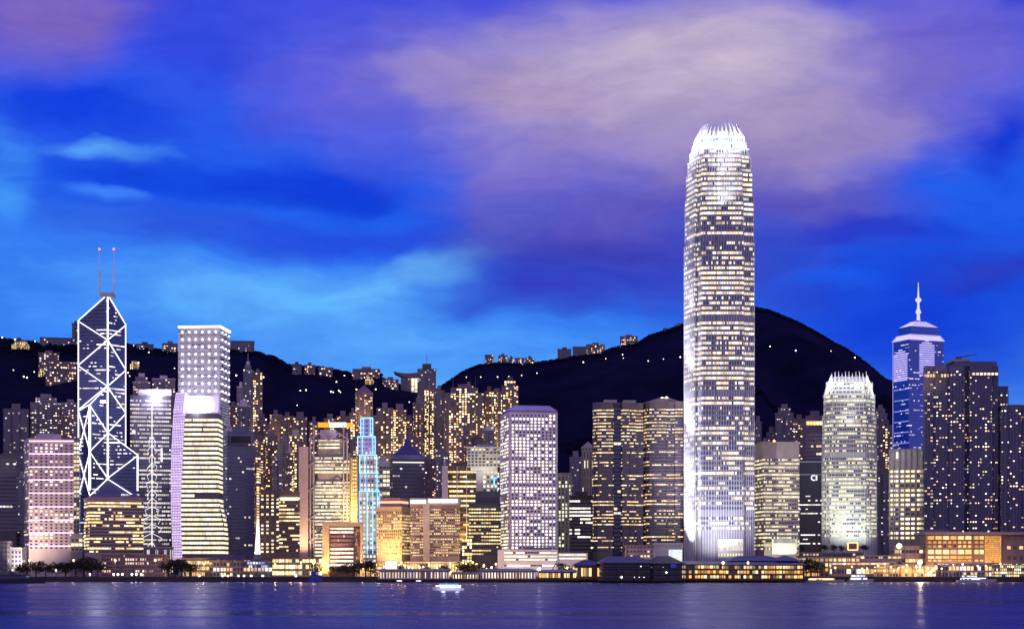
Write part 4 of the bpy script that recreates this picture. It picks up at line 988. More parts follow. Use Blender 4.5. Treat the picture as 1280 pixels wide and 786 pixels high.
# tan box with deep frame
d = 1600; T = Thing('framed_hall', 'low tan block framing a recessed wall of white-lit window rows', 'civic hall', (X(427, d), d + 10, 4))
fr = wall('tan_frame', (.62, .46, .28), .75)
T.part('frame', MB().box(X(403, d), X(411.5, d), d, d + 24, 4, Z(652.5, d)).box(X(411.5, d) + .003, X(451, d), d, d + 24, Z(657.5, d), Z(652.5, d)).box(X(450, d), X(451, d), d, d + 24, 4, Z(657.5, d) - .003), fr)
T.part('core', MB().box(X(411.6, d), X(449.9, d), d + 3, d + 23.9, 4, Z(657.7, d)), wall('hall_core', (.16, .08, .09), .6))
T.part('side_screen', MB().box(X(443, d), X(449.5, d), d + 1.6, d + 2.9, 4, Z(660, d), fh=3, wu=1.2), facade('lattice', (.3, .16, .08), .5, (1, .55, .15), (1, .6, .2), .9, .2, .2, .8, 0, 0))
for i, py in enumerate((659, 663.5, 668.5, 673.5, 678.5, 684.5, 689.5, 694.5, 699.5, 704.5)):
    T.part('window_band', MB().box(X(412.5, d), X(441.5, d), d + 2.2, d + 2.9, Z(py + 2.6, d), Z(py, d), fh=99, wu=1.25, vf=(i * 7 + 1, i * 7 + 1.999)),
           facade('hall_lit', (.5, .4, .35), 1.2, (1, .84, .55), (1, .93, .76), 2.0, .12, 0, 1, 0, 0, dim=.7) if i not in (2, 3, 4) else facade('hall_dark', (.4, .28, .3), .2, (1, .84, .55), (1, .93, .76), 1.2, .22, 0, 1, 0, .6, (.09, .03, .05)))
T.light('SPOT', (X(404, d), d - 16, 5), 1.7e5, (1, .62, .22), (X(408, d), d, Z(690, d)), 100, 1, 1)
# golden hotel pair
T = tower('golden hotel with a faceted front beside the neon-outlined tower', 471, 502, 513, 634, 1690, O_gold, W_tan, fh=2.9, wu=2.0, frac=(.1, .8), vis=697, rooms=0, depth=26)
T.part('top_storey', MB().prism(scaled(T.poly, .82), T.zt + 1.003, Z(622, 1690)), wall('hotel_top', (.42, .24, .2), .6))
T.part('lit_ledge', MB().prism(offset(ccw(scaled(T.poly, .84)), .2), Z(628.5, 1690), Z(625.6, 1690)), glow('ledge2', (1, .62, .4), 1.2))
for L in (478, 486, 494): T.light('SPOT', (X(L, 1660), 1664, 6), 1.2e5, (1, .66, .28), (X(L, 1690), 1690, Z(655, 1690)), 100, 1, 1)
T = tower('golden hotel topped by a bar of white light, with a floodlit pillar on its front', 513, 513.8, 575, 631, 1670, O_gold, wall('rose_stone', (.52, .38, .36)), fh=2.45, wu=1.6, frac=(.3, .85), vis=697, rooms=0, depth=26)
d = 1668; T.part('light_bar', MB().box(X(513.5, d), X(532, d), d - 3, d - 1.5, Z(628.8, d), Z(625, d)).box(X(536, d), X(572, d), d - 3, d - 1.5, Z(628, d), Z(624, d)), glow('light_bar', (1, .95, .95), 2.6))
T.part('parapet', MB().box(X(512, d), X(575.5, d), d - 1.3, d + 20, Z(631, d), Z(622.5, d)), wall('rose_stone2', (.45, .36, .34)))
T.part('pillar', MB().box(X(529, d), X(537, d), d - 3.4, d - .6, 4, Z(629, d)), wall('pillar_cream', (.8, .68, .45)))
T.light('SPOT', (X(533, d), d - 12, Z(704, d)), 3.2e5, (1, .72, .3), (X(533, d), d - 3, Z(675, d)), 100, .6, 1)
for L in (518, 545, 562): T.light('SPOT', (X(L, 1640), 1640, 6), 1.8e5, (1, .66, .3), (X(L, 1670), 1670, Z(660, 1670)), 100, 1, 1)
T = Thing('podium_shops', 'low gold-lit podium along the foot of the hotel with the white light bar', 'podium', (X(540, 1640), 1640, 4))
T.part('body', MB().box(X(505, 1640), X(578, 1640), 1640, 1660, 4, Z(702, 1640), fh=4, wu=2.4), facade('podium_gold', (.45, .3, .14), .9, (1, .58, .14), (1, .8, .36), 1.7, .15, .1, .85, 0, .3, dim=.3))
T.part('roof', MB().box(X(504.5, 1640), X(578.5, 1640), 1639, 1660.5, Z(702, 1640) + .003, Z(701, 1640)), W_tan)
# cone-roofed tower
T = tower('dark blue glass tower crowned with a steep conical spire roof', 487, 491, 530, 575, 1860, O_dim, W_navy, fh=3.7, wu=2.4, vis=628, rooms=0, depth=36)
c = T.c; z1 = T.zt; rr = 15.5
T.part('drum', MB().lathe((c[0] + 1, c[1]), [(rr + 2, z1 + 1), (rr + 2, z1 + 5), (rr, z1 + 6)], 24), wall('grey_purple', (.25, .22, .32), .5))
T.part('cone_roof', MB().lathe((c[0] + 1, c[1]), [(rr + .5, z1 + 6), (8.5, z1 + 13), (4, Z(556, 1878)), (1.2, Z(547, 1878)), (.4, Z(541, 1878))], 24), wall('cone_metal', (.06, .065, .16), .4))
T.part('lit_cornice', MB().bar((T.poly[0][0], T.poly[0][1] - .8, T.zt - 2), (T.poly[1][0], T.poly[1][1] - .8, T.zt - 2), .9), glow('cornice', (1, .95, .8), 1.6))
tower('pale lit office with bright roof beams behind the neon-outlined tower', 470, None, 487, 578, 1800, O_cream, W_pale, fh=4.2, wu=3, vis=625, rooms=1, roofmat=W_white)
T = tower('amber-windowed office divided by thin white piers, with a blank pale left wall', 553, None, 596, 583, 1760, O_amber, W_brown, fh=4.6, wu=3.2, frac=(.3, .8), vis=695, rooms=1)
d = 1758; wp = W_white
T.part('blank_wall', MB().box(X(552.5, d), X(560, d), d - 2.8, d + 20, 4, Z(582, d)), W_pale)
for q in (571, 583, 595.5): T.part('pier', MB().box(X(q, d), X(q + .9, d), d - 1.6, d - .4, 4, Z(583, d)), wp)
T.light('SPOT', (X(578, d), d - 20, Z(690, d)), 1.2e5, (1, .62, .2), (X(586, d), d, Z(655, d)), 90, 1, 1)
# cream cantilevered office
d = 1745; T = Thing('cantilevered_office', 'cream lit office whose upper storeys overhang a narrower shaft', 'office tower', (X(608, d), d + 15, 4))
fc = facade('cant_w', (.6, .58, .5), .45, (1, .85, .45), (1, .95, .75), 1.3, .2, .22, .8, .3, .6, (.05, .05, .07), dim=.3)
T.part('upper_block', MB().box(X(584, d), X(625.5, d), d, d + 30, Z(583, d), Z(559, d), fh=3.9 * d / F, wu=3.4), fc)
T.part('lower_storeys', MB().box(X(588, d), X(622, d), d + 3, d + 29.9, Z(588, d), Z(583, d) - .003), W_white)
T.part('shaft', MB().box(X(603, d), X(622, d), d + 4, d + 29, 4, Z(588, d) - .003, fh=4.4, wu=3.4), fc)
T.part('blank_wall', MB().box(X(595, d), X(603, d) - .01, d + 2, d + 28, 4, Z(587.9, d) - .01), W_pale)
T.part('roof_frame', MB().box(X(596, d), X(620, d), d + 6, d + 20, Z(559, d) + .003, Z(554.5, d)), W_steel)
T.part('roof', MB().box(X(583.6, d), X(626, d), d - .5, d + 30.5, Z(559.3, d), Z(558.2, d)), W_white)
T.light('SPOT', (X(604, d), d - 26, Z(600, d)), 3e4, (1, .95, .7), (X(604, d), d, Z(575, d)), 100, 1, 1)
T = Thing('neon_hook', 'small blue neon ribbon on the wall left of the porthole tower', 'neon sign', (X(620, 1742), 1742, Z(612, 1742)))
T.part('neon_tube', MB().bar((X(617.5, 1742), 1742, Z(607, 1742)), (X(618, 1742), 1742, Z(597, 1742)), 1.3).bar((X(618, 1742), 1742, Z(597, 1742)), (X(624, 1742), 1742, Z(595.5, 1742)), 1.2).bar((X(620, 1742), 1742, Z(622, 1742)), (X(622.5, 1742), 1742, Z(611, 1742)), 1), glow('hook_blue', (.1, .42, 1), 3))
T.part('bracket', MB().box(X(617, 1742), X(618.4, 1742), 1742.8, 1745, Z(608, 1742), Z(607, 1742)), W_dark)
# dark stepped block
T = tower('black stepped office with rows of amber windows left of the porthole tower', 586, None, 626, 630, 1650, facade('step_amber', (.05, .035, .03), .7, (1, .66, .22), (1, .88, .5), 2.0, .1, .1, .9, .6, .9, (.02, .015, .02), dim=.3), W_dark, fh=3.1, wu=2.2, frac=(.3, .8), vis=698, rooms=0)
T.part('upper_block', MB().prism(foot(594, None, 624, 1656), T.zt + 1.003, Z(613.5, 1656)), W_dark)
T.part('lower_wing', MB().prism(foot(577.5, None, 590, 1644), 4, Z(672.5, 1644), fh=3.1, wu=2.2), MATS['step_amber'])
# right of the porthole tower
T = tower('slim green-cream office with tall white ribs right of the porthole tower', 694, None, 713.5, 592, 1780, facade('rib_green', (.42, .42, .32), .5, (1, .95, .55), (.9, 1, .7), 1.5, .22, .1, .9, .3, .3, (.04, .05, .05), dim=.3), wall('ribbed_green', (.42, .42, .32)), fh=3.6, wu=3.0, vis=690, rooms=0)
m = MB(); rib(m, T.poly, 4.2, T.zt - 1, 4.2, .9, .7); T.part('ribs', m, wall('rib_cream', (.6, .58, .44)))
tower('dark office with scattered white window strips left of the twin bronze towers', 712, None, 741.5, 620, 1740, O_night, W_dark, fh=3.4, wu=2.4, vis=694, rooms=1)
d = 1850; T = flats('stone tower with a pyramid cap half hidden by the twin bronze towers', 727, 743, 560, d, facade('pyr_w', (.32, .27, .22), .05, mu=.3, v0=.05, v1=.9, glass=(.03, .02, .03)), wall('pyr_stone', (.34, .3, .3)), nb=1, fh=9, vis=625, roof='pyramid', group=None, name='office_tower', cat='office tower')
# twin bronze towers
def bronze(label, L, C, Rr, top, pts):
    d = 1685; pl = [(X(px, d + o), d + o) for px, o in pts]
    T = tower(label, L, C, Rr, top, d, O_exch, wall('bronze_stone', (.11, .08, .085), .5), fh=3.0, wu=2.0, frac=(.38, .78), vis=692, poly=pl, rooms=0, roofh=1, crown=4)
    return T
T = bronze('left twin bronze office tower with rounded bays and scattered amber storeys', 741, None, 805, 504,
  [(741, 12), (742.5, 5), (747, 1), (752, 0), (766, 0), (767, 5), (777, 5), (778, 0), (786, 0), (787, 4), (794, 4), (795, 8), (804, 8), (804, 44), (741, 44)])
d = 1685
T.part('roof_block', MB().box(X(756, d), X(772, d), d + 12, d + 26, T.zt + 1.003, Z(498, d)), W_steel); T.part('roof_block', MB().box(X(780, d), X(796, d), d + 12, d + 26, T.zt + 1.003, Z(498.5, d)), W_steel)
T.part('centre_glass', MB().box(X(767.5, d), X(776.5, d), d + 3.6, d + 4.7, 4, T.zt - 2, fh=4, wu=3), facade('centre_glass', (.01, .015, .07), .06, glass=(.01, .015, .09), mu=.05))
T = bronze('right twin bronze office tower with a pale domed crown', 805, None, 856, 503,
  [(805, 14), (807, 6), (812, 1.5), (818, 0), (832, 0), (833, 3), (843, 3), (844, 0), (853.5, 0), (853.5, 42), (805, 42)])
T.part('domed_crown', MB().prism([(X(808, d), d + 4), (X(852, d), d + 4), (X(852, d), d + 34), (X(808, d), d + 34)], T.zt + 1.003, Z(496, d + 5), pt=[(X(826, d), d + 12), (X(838, d), d + 12), (X(838, d), d + 26), (X(826, d), d + 26)]), wall('bronze_crown', (.32, .25, .22)))
T.part('roof_lamp', MB().lathe((X(829, d), d + 12), [(0, Z(496.5, d)), (1.2, Z(495.5, d)), (0, Z(494.6, d))], 8).lathe((X(834.5, d), d + 12), [(0, Z(496, d)), (1.4, Z(495, d)), (0, Z(494, d))], 8), glow('roof_lamp', (1, .95, .85), 12))
# beige-crowned office
T = tower('squat cream office with a blank beige crown and a red rooftop lamp', 942, 955, 999, 553, 1690, O_cream, wall('cream_wall', (.48, .42, .36)), fh=3.42, wu=1.5, frac=(.2, .8), vis=690, crown=11, rooms=0, depth=34)
T.part('rooftop_lamp', MB().lathe((X(970, 1690), 1702), [(0, T.zt + 1), (1.2, T.zt + 2), (0, T.zt + 3.6)], 8), glow('red_roof_lamp', (1, .22, .06), 20))
T.part('entrance_frame', MB().box(X(965, 1672), X(996, 1672), 1672, 1675, Z(692, 1672), Z(673, 1672), fh=99, wu=99), facade('entrance_w', (.75, .75, .6), 1.5, (1, .97, .75), (1, .97, .75), .9, .06, .1, .9, 0, 0))
T.light('SPOT', (X(980, 1655), 1652, 8), 9e4, (1, .95, .72), (X(975, 1690), 1690, Z(640, 1690)), 110, 1, 1)
T = tower('dark office with a small white round emblem near its top, left of the claw-crowned tower', 998, None, 1028, 577, 1790, O_night, W_navy, fh=4.2, wu=2.4, frac=(.25, .7), vis=688, rooms=0, crown=24)
d = 1788; m = MB()
for a in range(10):
    a0, a1 = R(60 + a * 24), R(84 + a * 24); m.bar((X(1017, d) + 2.4 * math.cos(a0), d - 1.5, Z(597, d) + 2.4 * math.sin(a0)), (X(1017, d) + 2.4 * math.cos(a1), d - 1.5, Z(597, d) + 2.4 * math.sin(a1)), .9)
m.bar((X(1020.3, d), d - 1.5, Z(600, d)), (X(1020.3, d), d - 1.5, Z(594, d)), 1.1); T.part('emblem', m, glow('emblem_white', (1, 1, 1), 1.6))
m = MB().bar((X(998.4, d), d - 1.4, Z(577, d)), (X(1027.6, d), d - 1.4, Z(577, d)), .5).bar((X(998.4, d), d - 1.4, Z(593, d)), (X(1027.6, d), d - 1.4, Z(593, d)), .4); T.part('trim_light', m, glow('trim_lilac', (.6, .6, .9), .6))
T = tower('brown-mauve office with one glowing amber storey at its top', 1007, None, 1030, 520, 2100, facade('mauve_w', (.16, .11, .15), .16, (1, .7, .35), (1, .85, .7), 1.7, .06, .15, .85, .4, .6, (.05, .04, .09)), wall('mauve_wall', (.15, .11, .15)), fh=4.4, wu=3, vis=578, rooms=1, crown=16)
T.part('lit_storey', MB().box(X(1008, 2098), X(1028, 2098), 2097.2, 2099, Z(531, 2098), Z(526.5, 2098), fh=99, wu=3.8), facade('amber_row', (.3, .2, .1), 1.3, (1, .66, .22), (1, .8, .36), 2.2, .08, 0, 1, 0, 0))
# gridded cream office
d = 1740; T = tower('cream gridded office with big bright windows below the blue spire tower', 1113, None, 1156, 562, d, facade('grid_bright', (.4, .35, .3), .72, (1, .76, .36), (1, .92, .62), 2.2, .1, .1, .9, .3, .8, (.03, .03, .04), dim=.4), wall('grid_cream', (.46, .42, .40)), fh=4.5, wu=4.5, frac=(.2, .8), vis=676, rooms=0, crown=15)
m = MB(); rib(m, T.poly, 4.2, T.zt - .5, 5.4, 1.2, .9); T.part('piers', m, wall('grid_cream', (.5, .45, .4)))
T.part('top_light', MB().box(X(1120, d), X(1122, d), d - 2.4, d - 1.2, Z(573, d), Z(565, d)), glow('cornice', (1, .95, .8), 1.6))
# hotel pair on the right
H_w = facade('hotel_night', (.09, .09, .17), .16, (1, .6, .26), (1, .88, .62), 2.8, .2, .25, .75, .2, .3, (.03, .035, .12), dim=.3, g=1.0)
wh = wall('hotel_stone', (.085, .085, .17), .5)
def hotel(label, pts, top, d, steps=(), vis=668):
    pl = [(X(px, d + o), d + o) for px, o in pts]; T = tower(label, pts[0][0], None, pts[-1][0], top, d, H_w, wh, fh=2.9, wu=2.4, frac=(.1, .9), vis=vis, poly=pl, rooms=0, out=.15)
    m = MB(); rib(m, pl, 4.2, T.zt - 3, 3.0, .5, .6); T.part('facade_ribs', m, wall('hotel_rib', (.09, .09, .18))); return T
T = hotel('large dark-blue hotel slab with vertical ribs, a stepped roof and a rooftop crane', [(1155, 40), (1155.5, 6), (1166, 2), (1166.2, 4), (1184, 0), (1184.2, 2), (1205, -4), (1205.3, 3), (1212, 3), (1212.3, -4), (1240, -4), (1240.3, 0), (1247, 0), (1247, 44)], 458, 1700)
d = 1700
T.part('upper_storey', MB().prism([(X(1194, d), d + 2), (X(1246.5, d), d + 1), (X(1246.5, d), d + 36), (X(1194, d), d + 36)], T.zt + 1.003, Z(451.5, d)), wh)
T.part('parapet', MB().prism([(X(1192, d), d + 1.5), (X(1213, d), d + .5), (X(1213, d), d + 36.5), (X(1192, d), d + 36.5)], Z(451.4, d), Z(448.5, d)), W_grey)
T.part('lit_storey', MB().box(X(1158, d), X(1186, d), d - 1.6, d + 3, Z(471.5, d), Z(467.5, d), fh=99, wu=2.6), facade('amber_row2', (.3, .2, .12), .8, (1, .6, .25), (1, .8, .45), 1.6, .2, 0, 1, 0, .2))
T.part('lit_storey', MB().box(X(1213, d), X(1246, d), d - 5.6, d + .5, Z(469.5, d), Z(466.6, d), fh=99, wu=3.6), facade('amber_row3', (.3, .25, .25), .9, (1, .8, .55), (1, .9, .7), 1.8, .15, 0, 1, 0, .2))
T.light('SPOT', (X(1152, d), d - 20, Z(490, d)), 2.2e4, (1, .6, .35), (X(1160, d), d, Z(470, d)), 100, 1, 1)
T = Thing('rooftop_crane', 'small cleaning crane with a long jib standing on the hotel roof', 'crane', (X(1201, d), d + 10, Z(448.4, d)))
T.part('cabin', MB().box(X(1198, d), X(1204, d), d + 8, d + 12, Z(448.4, d), Z(444.5, d)), W_dark)
T.part('jib', MB().bar((X(1201, d), d + 10, Z(445.5, d)), (X(1224, d), d + 10, Z(441, d)), 1.3, .7), W_dark)
T.part('hook', MB().bar((X(1222.5, d), d + 10, Z(441.5, d)), (X(1222.5, d), d + 10, Z(443.5, d)), .4), W_dark)
hotel('narrow dark hotel shoulder tower between the large slab and the edge tower', [(1247.2, 30), (1247.3, 10), (1259.5, 10), (1259.5, 44)], 484, 1706, vis=520)
hotel('dark-blue hotel tower cut off by the right edge of the skyline', [(1251, 40), (1251.5, 4), (1262, 2), (1262.2, 0), (1276, 0), (1276.2, 3), (1300, 3), (1300, 44)], 507, 1690)

# ------------------------------------------------------------------ waterfront
def low(label, L, Rr, top, d, fac, roofmat, fh=4, wu=3, name='waterfront_building', cat='building', depth=18, base=4.0, parapet=.8, group=None, canopy=None):
    T = Thing(name, label, cat, (X((L + Rr) / 2, d), d + depth / 2, base), group)
    zt = Z(top, d)
    T.part('body', MB().box(X(L, d), X(Rr, d), d, d + depth, base, zt - .4, fh=fh, wu=wu), fac)
    T.part('roof', MB().box(X(L, d) - .6, X(Rr, d) + .6, d - 1.2, d + depth + .6, zt - .397, zt + parapet), roofmat)
    if canopy: T.part('canopy', MB().box(X(L, d) + 1, X(Rr, d) - 1, d - 4, d - 1.25, base + 4.5, base + 5), roofmat)
    n = max(2, int((X(Rr, d) - X(L, d)) / 9))
    for i in range(n + 1):
        x = X(L, d) + (X(Rr, d) - X(L, d)) * i / n; T.part('column', MB().box(x - .3, x + .3, d - .5, d - .005, base, zt - .4), roofmat)
    T.zt = zt; return T
G_gold = facade('shop_gold', (.34, .2, .1), .75, (1, .46, .1), (1, .8, .38), 1.9, .14, .2, .8, .4, .9, dim=.12, g=2.0)
G_mix = facade('shop_mixed', (.2, .16, .16), .5, (1, .6, .25), (1, .95, .85), 2.2, .15, .15, .8, .4, .8, dim=.2)
G_brick = facade('brick_lit', (.30, .17, .14), .35, (1, .6, .3), (1, .85, .7), 1.6, .18, .2, .75, .4, .8, dim=.2)
G_dim = facade('low_dim', (.14, .12, .16), .15, (1, .7, .4), (1, .9, .8), 1.6, .2, .25, .75, .3, .5)
low('dim low block at the far left shore', -20, 9, 677, 1640, G_dim, W_mauve, name='low_block')
low('low long block with faint windows behind the left trees', 9, 27, 685, 1650, G_dim, W_grey, name='low_block')
low('dark mid-rise behind the low long block at left', 0, 25, 664, 1720, M_dim, W_dark, name='low_block')
low('long red-brick hall under the amber slab office', 127, 168, 693, 1605, G_brick, wall('brick', (.3, .18, .15)), name='brick_hall', fh=3.4, wu=2)
low('red-brick hall with a vertical string of white lamps at its left end', 169, 206, 693.5, 1604, G_brick, wall('brick', (.3, .18, .15)), name='brick_hall', fh=3.4, wu=2)
low('shelf of lit white piers on top of the right red-brick hall', 180, 212, 684, 1625, facade('white_piers', (.12, .1, .12), .95, (.95, .9, 1), (.9, .86, 1), 1.1, .34, .3, 1, 0, 0), W_grey, name='terrace', wu=8, fh=12)
low('golden glass lobby under the lilac-edged curved office', 228, 262, 698, 1610, G_gold, W_tan, name='glass_lobby', fh=5, wu=1.4)
T = low('brown shop block with a dark sloping roof right of the golden lobby', 262, 304, 700, 1600, G_mix, W_brown, name='shop_block', fh=4.4)
T.part('sloping_roof', MB().prism([(X(258, 1600), 1597), (X(306, 1600), 1597), (X(306, 1600), 1620), (X(258, 1600), 1620)], T.zt + .9, T.zt + 1.2, pt=[(X(270, 1600), 1603), (X(306, 1600), 1603), (X(306, 1600), 1616), (X(270, 1600), 1616)], zt=[T.zt + 4] * 4), W_navy)
T = low('shop block with a blue-white lit sign band below the dark blue-grey glass block', 304, 340, 699.5, 1602, G_mix, W_navy, name='shop_block', fh=4.4)
T.part('sign_band', MB().box(X(308, 1600), X(334, 1600), 1599.3, 1600.6, Z(709, 1600), Z(706, 1600), fh=99, wu=1.9), facade('blue_sign', (.03, .03, .3), .75, (.4, .42, 1), (.9, .92, 1), 2.2, .15, .0, 1, 0, .2))
T.part('sign_band', MB().box(X(309, 1600), X(330, 1600), 1599.3, 1600.6, Z(704.6, 1600), Z(702, 1600), fh=99, wu=2.3, seed=9), MATS['blue_sign'])
low('long shop block with big yellow windows below the brown hotel wing', 340, 403, 698, 1606, facade('yellow_shop', (.25, .2, .15), .8, (1, .7, .26), (1, .92, .55), 2.0, .08, .3, .9, .2, .8, (.1, .12, .1), dim=.25), W_brown, name='shop_block', fh=5.5, wu=3)
low('golden hedge-lit arcade between the neon-outlined tower and the golden hotels', 452, 506, 704, 1620, G_gold, W_tan, name='arcade', fh=3, wu=1.8)
T = Thing('billboard', 'square white glowing billboard in front of the golden hotels', 'billboard', (X(489, 1590), 1590, 4))
T.part('screen', MB().box(X(482, 1590), X(496, 1590), 1590, 1590.6, Z(710.5, 1590), Z(701.5, 1590)), glow('billboard_white', (1, 1, 1), 3.0))
T.part('frame', MB().box(X(481.4, 1590), X(496.6, 1590), 1590.2, 1591.2, Z(711, 1590), Z(701, 1590)), W_grey)
for q in (485, 493): T.part('post', MB().box(X(q, 1590), X(q + .5, 1590), 1590.3, 1590.9, 4, Z(711, 1590)), W_grey)
# white terraced podium below the porthole tower
d = 1600; T = Thing('terraced_podium', 'white terraced podium with long ribbon windows under the porthole tower', 'podium', (X(670, d), d + 12, 4))
wt = wall('podium_white', (.46, .41, .43), .6)
T.part('body', MB().box(X(622, d), X(697, d), d, d + 30, 4, Z(686.5, d)), wt)
T.part('right_wing', MB().box(X(697, d) + .003, X(735, d), d + 6, d + 29, 4, Z(690.5, d)), wt)
T.part('roof_storey', MB().box(X(655, d), X(690, d), d + 8, d + 27, Z(686.5, d) + .003, Z(683.5, d)), W_mauve)
rw = facade('ribbon', (.5, .42, .4), .75, (1, .86, .55), (1, .97, .9), 1.9, .03, 0, 1, 0, 1.0, (.06, .05, .07), cs=.25, dim=.4)
for i, py in enumerate((689.5, 694, 698, 705.5)): T.part('ribbon_window', MB().box(X(630, d), X(696, d), d - .35, d + .1, Z(py + 2, d), Z(py, d), fh=99, wu=2.6, vf=(i, i + .99), seed=40 + i), rw)
for i, py in enumerate((692, 696.5)): T.part('ribbon_window', MB().box(X(699, d), X(733, d), d + 5.65, d + 6.1, Z(py + 2, d), Z(py, d), fh=99, wu=2.6, vf=(i, i + .99), seed=50 + i), rw)
for q in (640, 665, 690, 715): T.light('SPOT', (X(q, d), d - 16, 5), 1.0e4, (1, .85, .75), (X(q, d), d, Z(696, d)), 120, 1, 1)
low('pale block with a slot of dark windows behind the dark ferry pier', 783, 817, 682, 1590, facade('slot_w', (.4, .3, .28), .25, (1, .7, .3), (1, .85, .5), 1.5, .2, .3, .7, .3, .5), wall('slot_wall', (.36, .27, .27)), name='low_block')
low('bright white plant block left of the foot of the tallest tower', 818, 853, 679.5, 1592, facade('white_block', (.7, .7, .7), .4, (.95, .97, 1), (.9, 1, 1), 1.3, .03, .03, .97, .3, .4, (.5, .52, .5), gr=.7), W_white, name='low_block', fh=12, wu=10)
# orange lit mall strip on the right
low('dark terrace building with trees and lit frames below the claw-crowned tower', 999, 1078, 691, 1640, facade('terrace_w', (.09, .08, .11), .3, (1, .6, .25), (1, .85, .5), 1.6, .2, .2, .8, .3, .9), W_mauve, name='terrace_building', fh=4.5)
T = Thing('square_light_sculpture', 'glowing golden square frame on the terrace below the claw-crowned tower', 'light sculpture', (X(1066, 1622), 1622, 8)); d = 1622
m = MB()
for a, b_ in (((1060, 678), (1072, 678)), ((1072, 678), (1072, 687)), ((1072, 687), (1060, 687)), ((1060, 687), (1060, 678))): m.bar((X(a[0], d), d, Z(a[1], d)), (X(b_[0], d), d, Z(b_[1], d)), .8)
T.part('tube', m, glow('frame_gold', (1, .62, .2), 2.4)); T.part('back_panel', MB().box(X(1060.5, d), X(1071.5, d), d + .5, d + 1, Z(686.6, d), Z(678.4, d)), W_brown)
T.part('post', MB().box(X(1065.5, d), X(1066.5, d), d + 1, d + 1.6, 8, Z(686, d)), W_grey)
low('long gold-lit mall front with a pale upper wall at right', 1002, 1075, 697, 1590, G_gold, wall('mall_wall', (.36, .27, .24)), name='mall_front', fh=4.2, wu=4)
low('brown mall section with an arched lit line beside the gold-lit mall front', 1075, 1127, 694.5, 1592, facade('arch_w', (.36, .26, .22), .35, (1, .6, .2), (1, .8, .4), 1.8, .1, .2, .7, .3, .8), wall('mall_wall', (.36, .27, .24)), name='mall_front', fh=5, wu=4)
low('pale canopy block right of the glowing globe lamp', 1118, 1158, 683, 1610, facade('canopy_w', (.4, .3, .28), .45, (1, .6, .2), (1, .8, .4), 2.0, .05, .6, .95, .1, .9), wall('mall_wall', (.36, .27, .24)), name='mall_front', fh=8, wu=3)
T = Thing('globe_lamp', 'large pale yellow glowing globe above the right waterfront', 'lamp', (X(1124, 1600), 1600, Z(690, 1600)))
T.part('globe', MB().lathe((X(1124, 1596), 1596), [(0, Z(685.5, 1596)), (1.8, Z(684.2, 1596)), (2.5, Z(682, 1596)), (1.8, Z(679.8, 1596)), (0, Z(678.6, 1596))], 14), glow('globe', (1, .88, .5), 5, 'AUTO'))
T.part('post', MB().bar((X(1124, 1596), 1596, Z(694, 1596)), (X(1124, 1596), 1596, Z(685.5, 1596)), .7), W_grey)
d = 1600; T = Thing('shopping_mall', 'broad orange-lit shopping mall with stacked glowing storeys at right', 'mall', (X(1200, d), d + 18, 4))
mw = wall('mall_dark', (.2, .13, .12), .6)
T.part('body', MB().box(X(1157, d), X(1216, d), d, d + 40, 4, Z(668, d)), mw)
T.part('body', MB().box(X(1216, d) + .003, X(1253, d), d + 2, d + 40, 4, Z(668.2, d)), mw)
T.part('body', MB().box(X(1253, d) + .003, X(1310, d), d + 5, d + 40, 4, Z(668.4, d)), wall('mall_violet', (.17, .12, .16), .6))
T.part('roof_ledge', MB().box(X(1155, d), X(1310, d), d - 3, d + 40.5, Z(668, d) + .01, Z(664.5, d)), wall('ledge_lilac', (.24, .2, .26)))
T.part('rooftop_pavilion', MB().box(X(1155, d), X(1188, d), d + 4, d + 20, Z(664.5, d) + .003, Z(661.5, d)), W_mauve)
mg = facade('mall_w', (.3, .16, .07), .93, (1, .54, .14), (1, .8, .38), 1.7, .1, 0, 1, 0, .5, (.08, .03, .02), dim=.3); mo = facade('mall_o', (.3, .14, .06), .8, (1, .45, .1), (1, .62, .22), 1.4, .2, 0, 1, 0, .6, (.08, .03, .02), dim=.2)
for i, (py, h_, mt) in enumerate(((669.5, 4.6, mg), (676, 3, mo), (681, 3, mo), (686.5, 5.6, mg), (694.5, 3.2, mg), (699, 2.2, mo))):
    T.part('window_band', MB().box(X(1159, d), X(1215, d), d - .5, d + .1, Z(py + h_, d), Z(py, d), fh=99, wu=(6.5 if mt is mg else 4.2), vf=(i, i + .99), seed=60 + i), mt)
    if i != 4: T.part('window_band', MB().box(X(1218, d), X(1231, d), d + 1.5, d + 2.1, Z(py + h_, d), Z(py, d), fh=99, wu=5, vf=(i, i + .99), seed=60 + i), mt)
T.part('lattice_wall', MB().box(X(1231.5, d), X(1252, d), d + 1.2, d + 1.99, Z(703, d), Z(669, d), fh=1.8, wu=1.2), facade('lattice_gold', (.5, .28, .08), .9, (1, .48, .1), (1, .62, .2), .9, .12, .12, .88, 0, .6, (.3, .14, .04), gr=.7, dim=.5))
for i, py in enumerate((670, 682, 695)): T.part('window_band', MB().box(X(1259, d), X(1305, d), d + 4.4, d + 5.1, Z(py + 4, d), Z(py, d), fh=99, wu=5, vf=(i, i + .99), seed=80 + i), facade('mall_v', (.2, .12, .1), .4, (1, .5, .16), (1, .7, .3), 1.4, .2, 0, 1, 0, .8, (.06, .03, .05)))
for q in (1165, 1185, 1205, 1240): T.light('SPOT', (X(q, d), d - 18, 6), 3.0e4, (1, .55, .2), (X(q, d), d, Z(690, d)), 130, 1, 1)
low('low lilac-roofed ferry shed left of the starry lamp', 1040, 1118, 703, 1560, facade('shed_gold', (.3, .2, .14), .75, (1, .6, .2), (1, .9, .6), 2.4, .06, .35, .85, 0, .6, dim=.3), wall('lilac_roof', (.22, .2, .4), .5), name='ferry_shed', cat='ferry shed', fh=8, wu=4, depth=14)
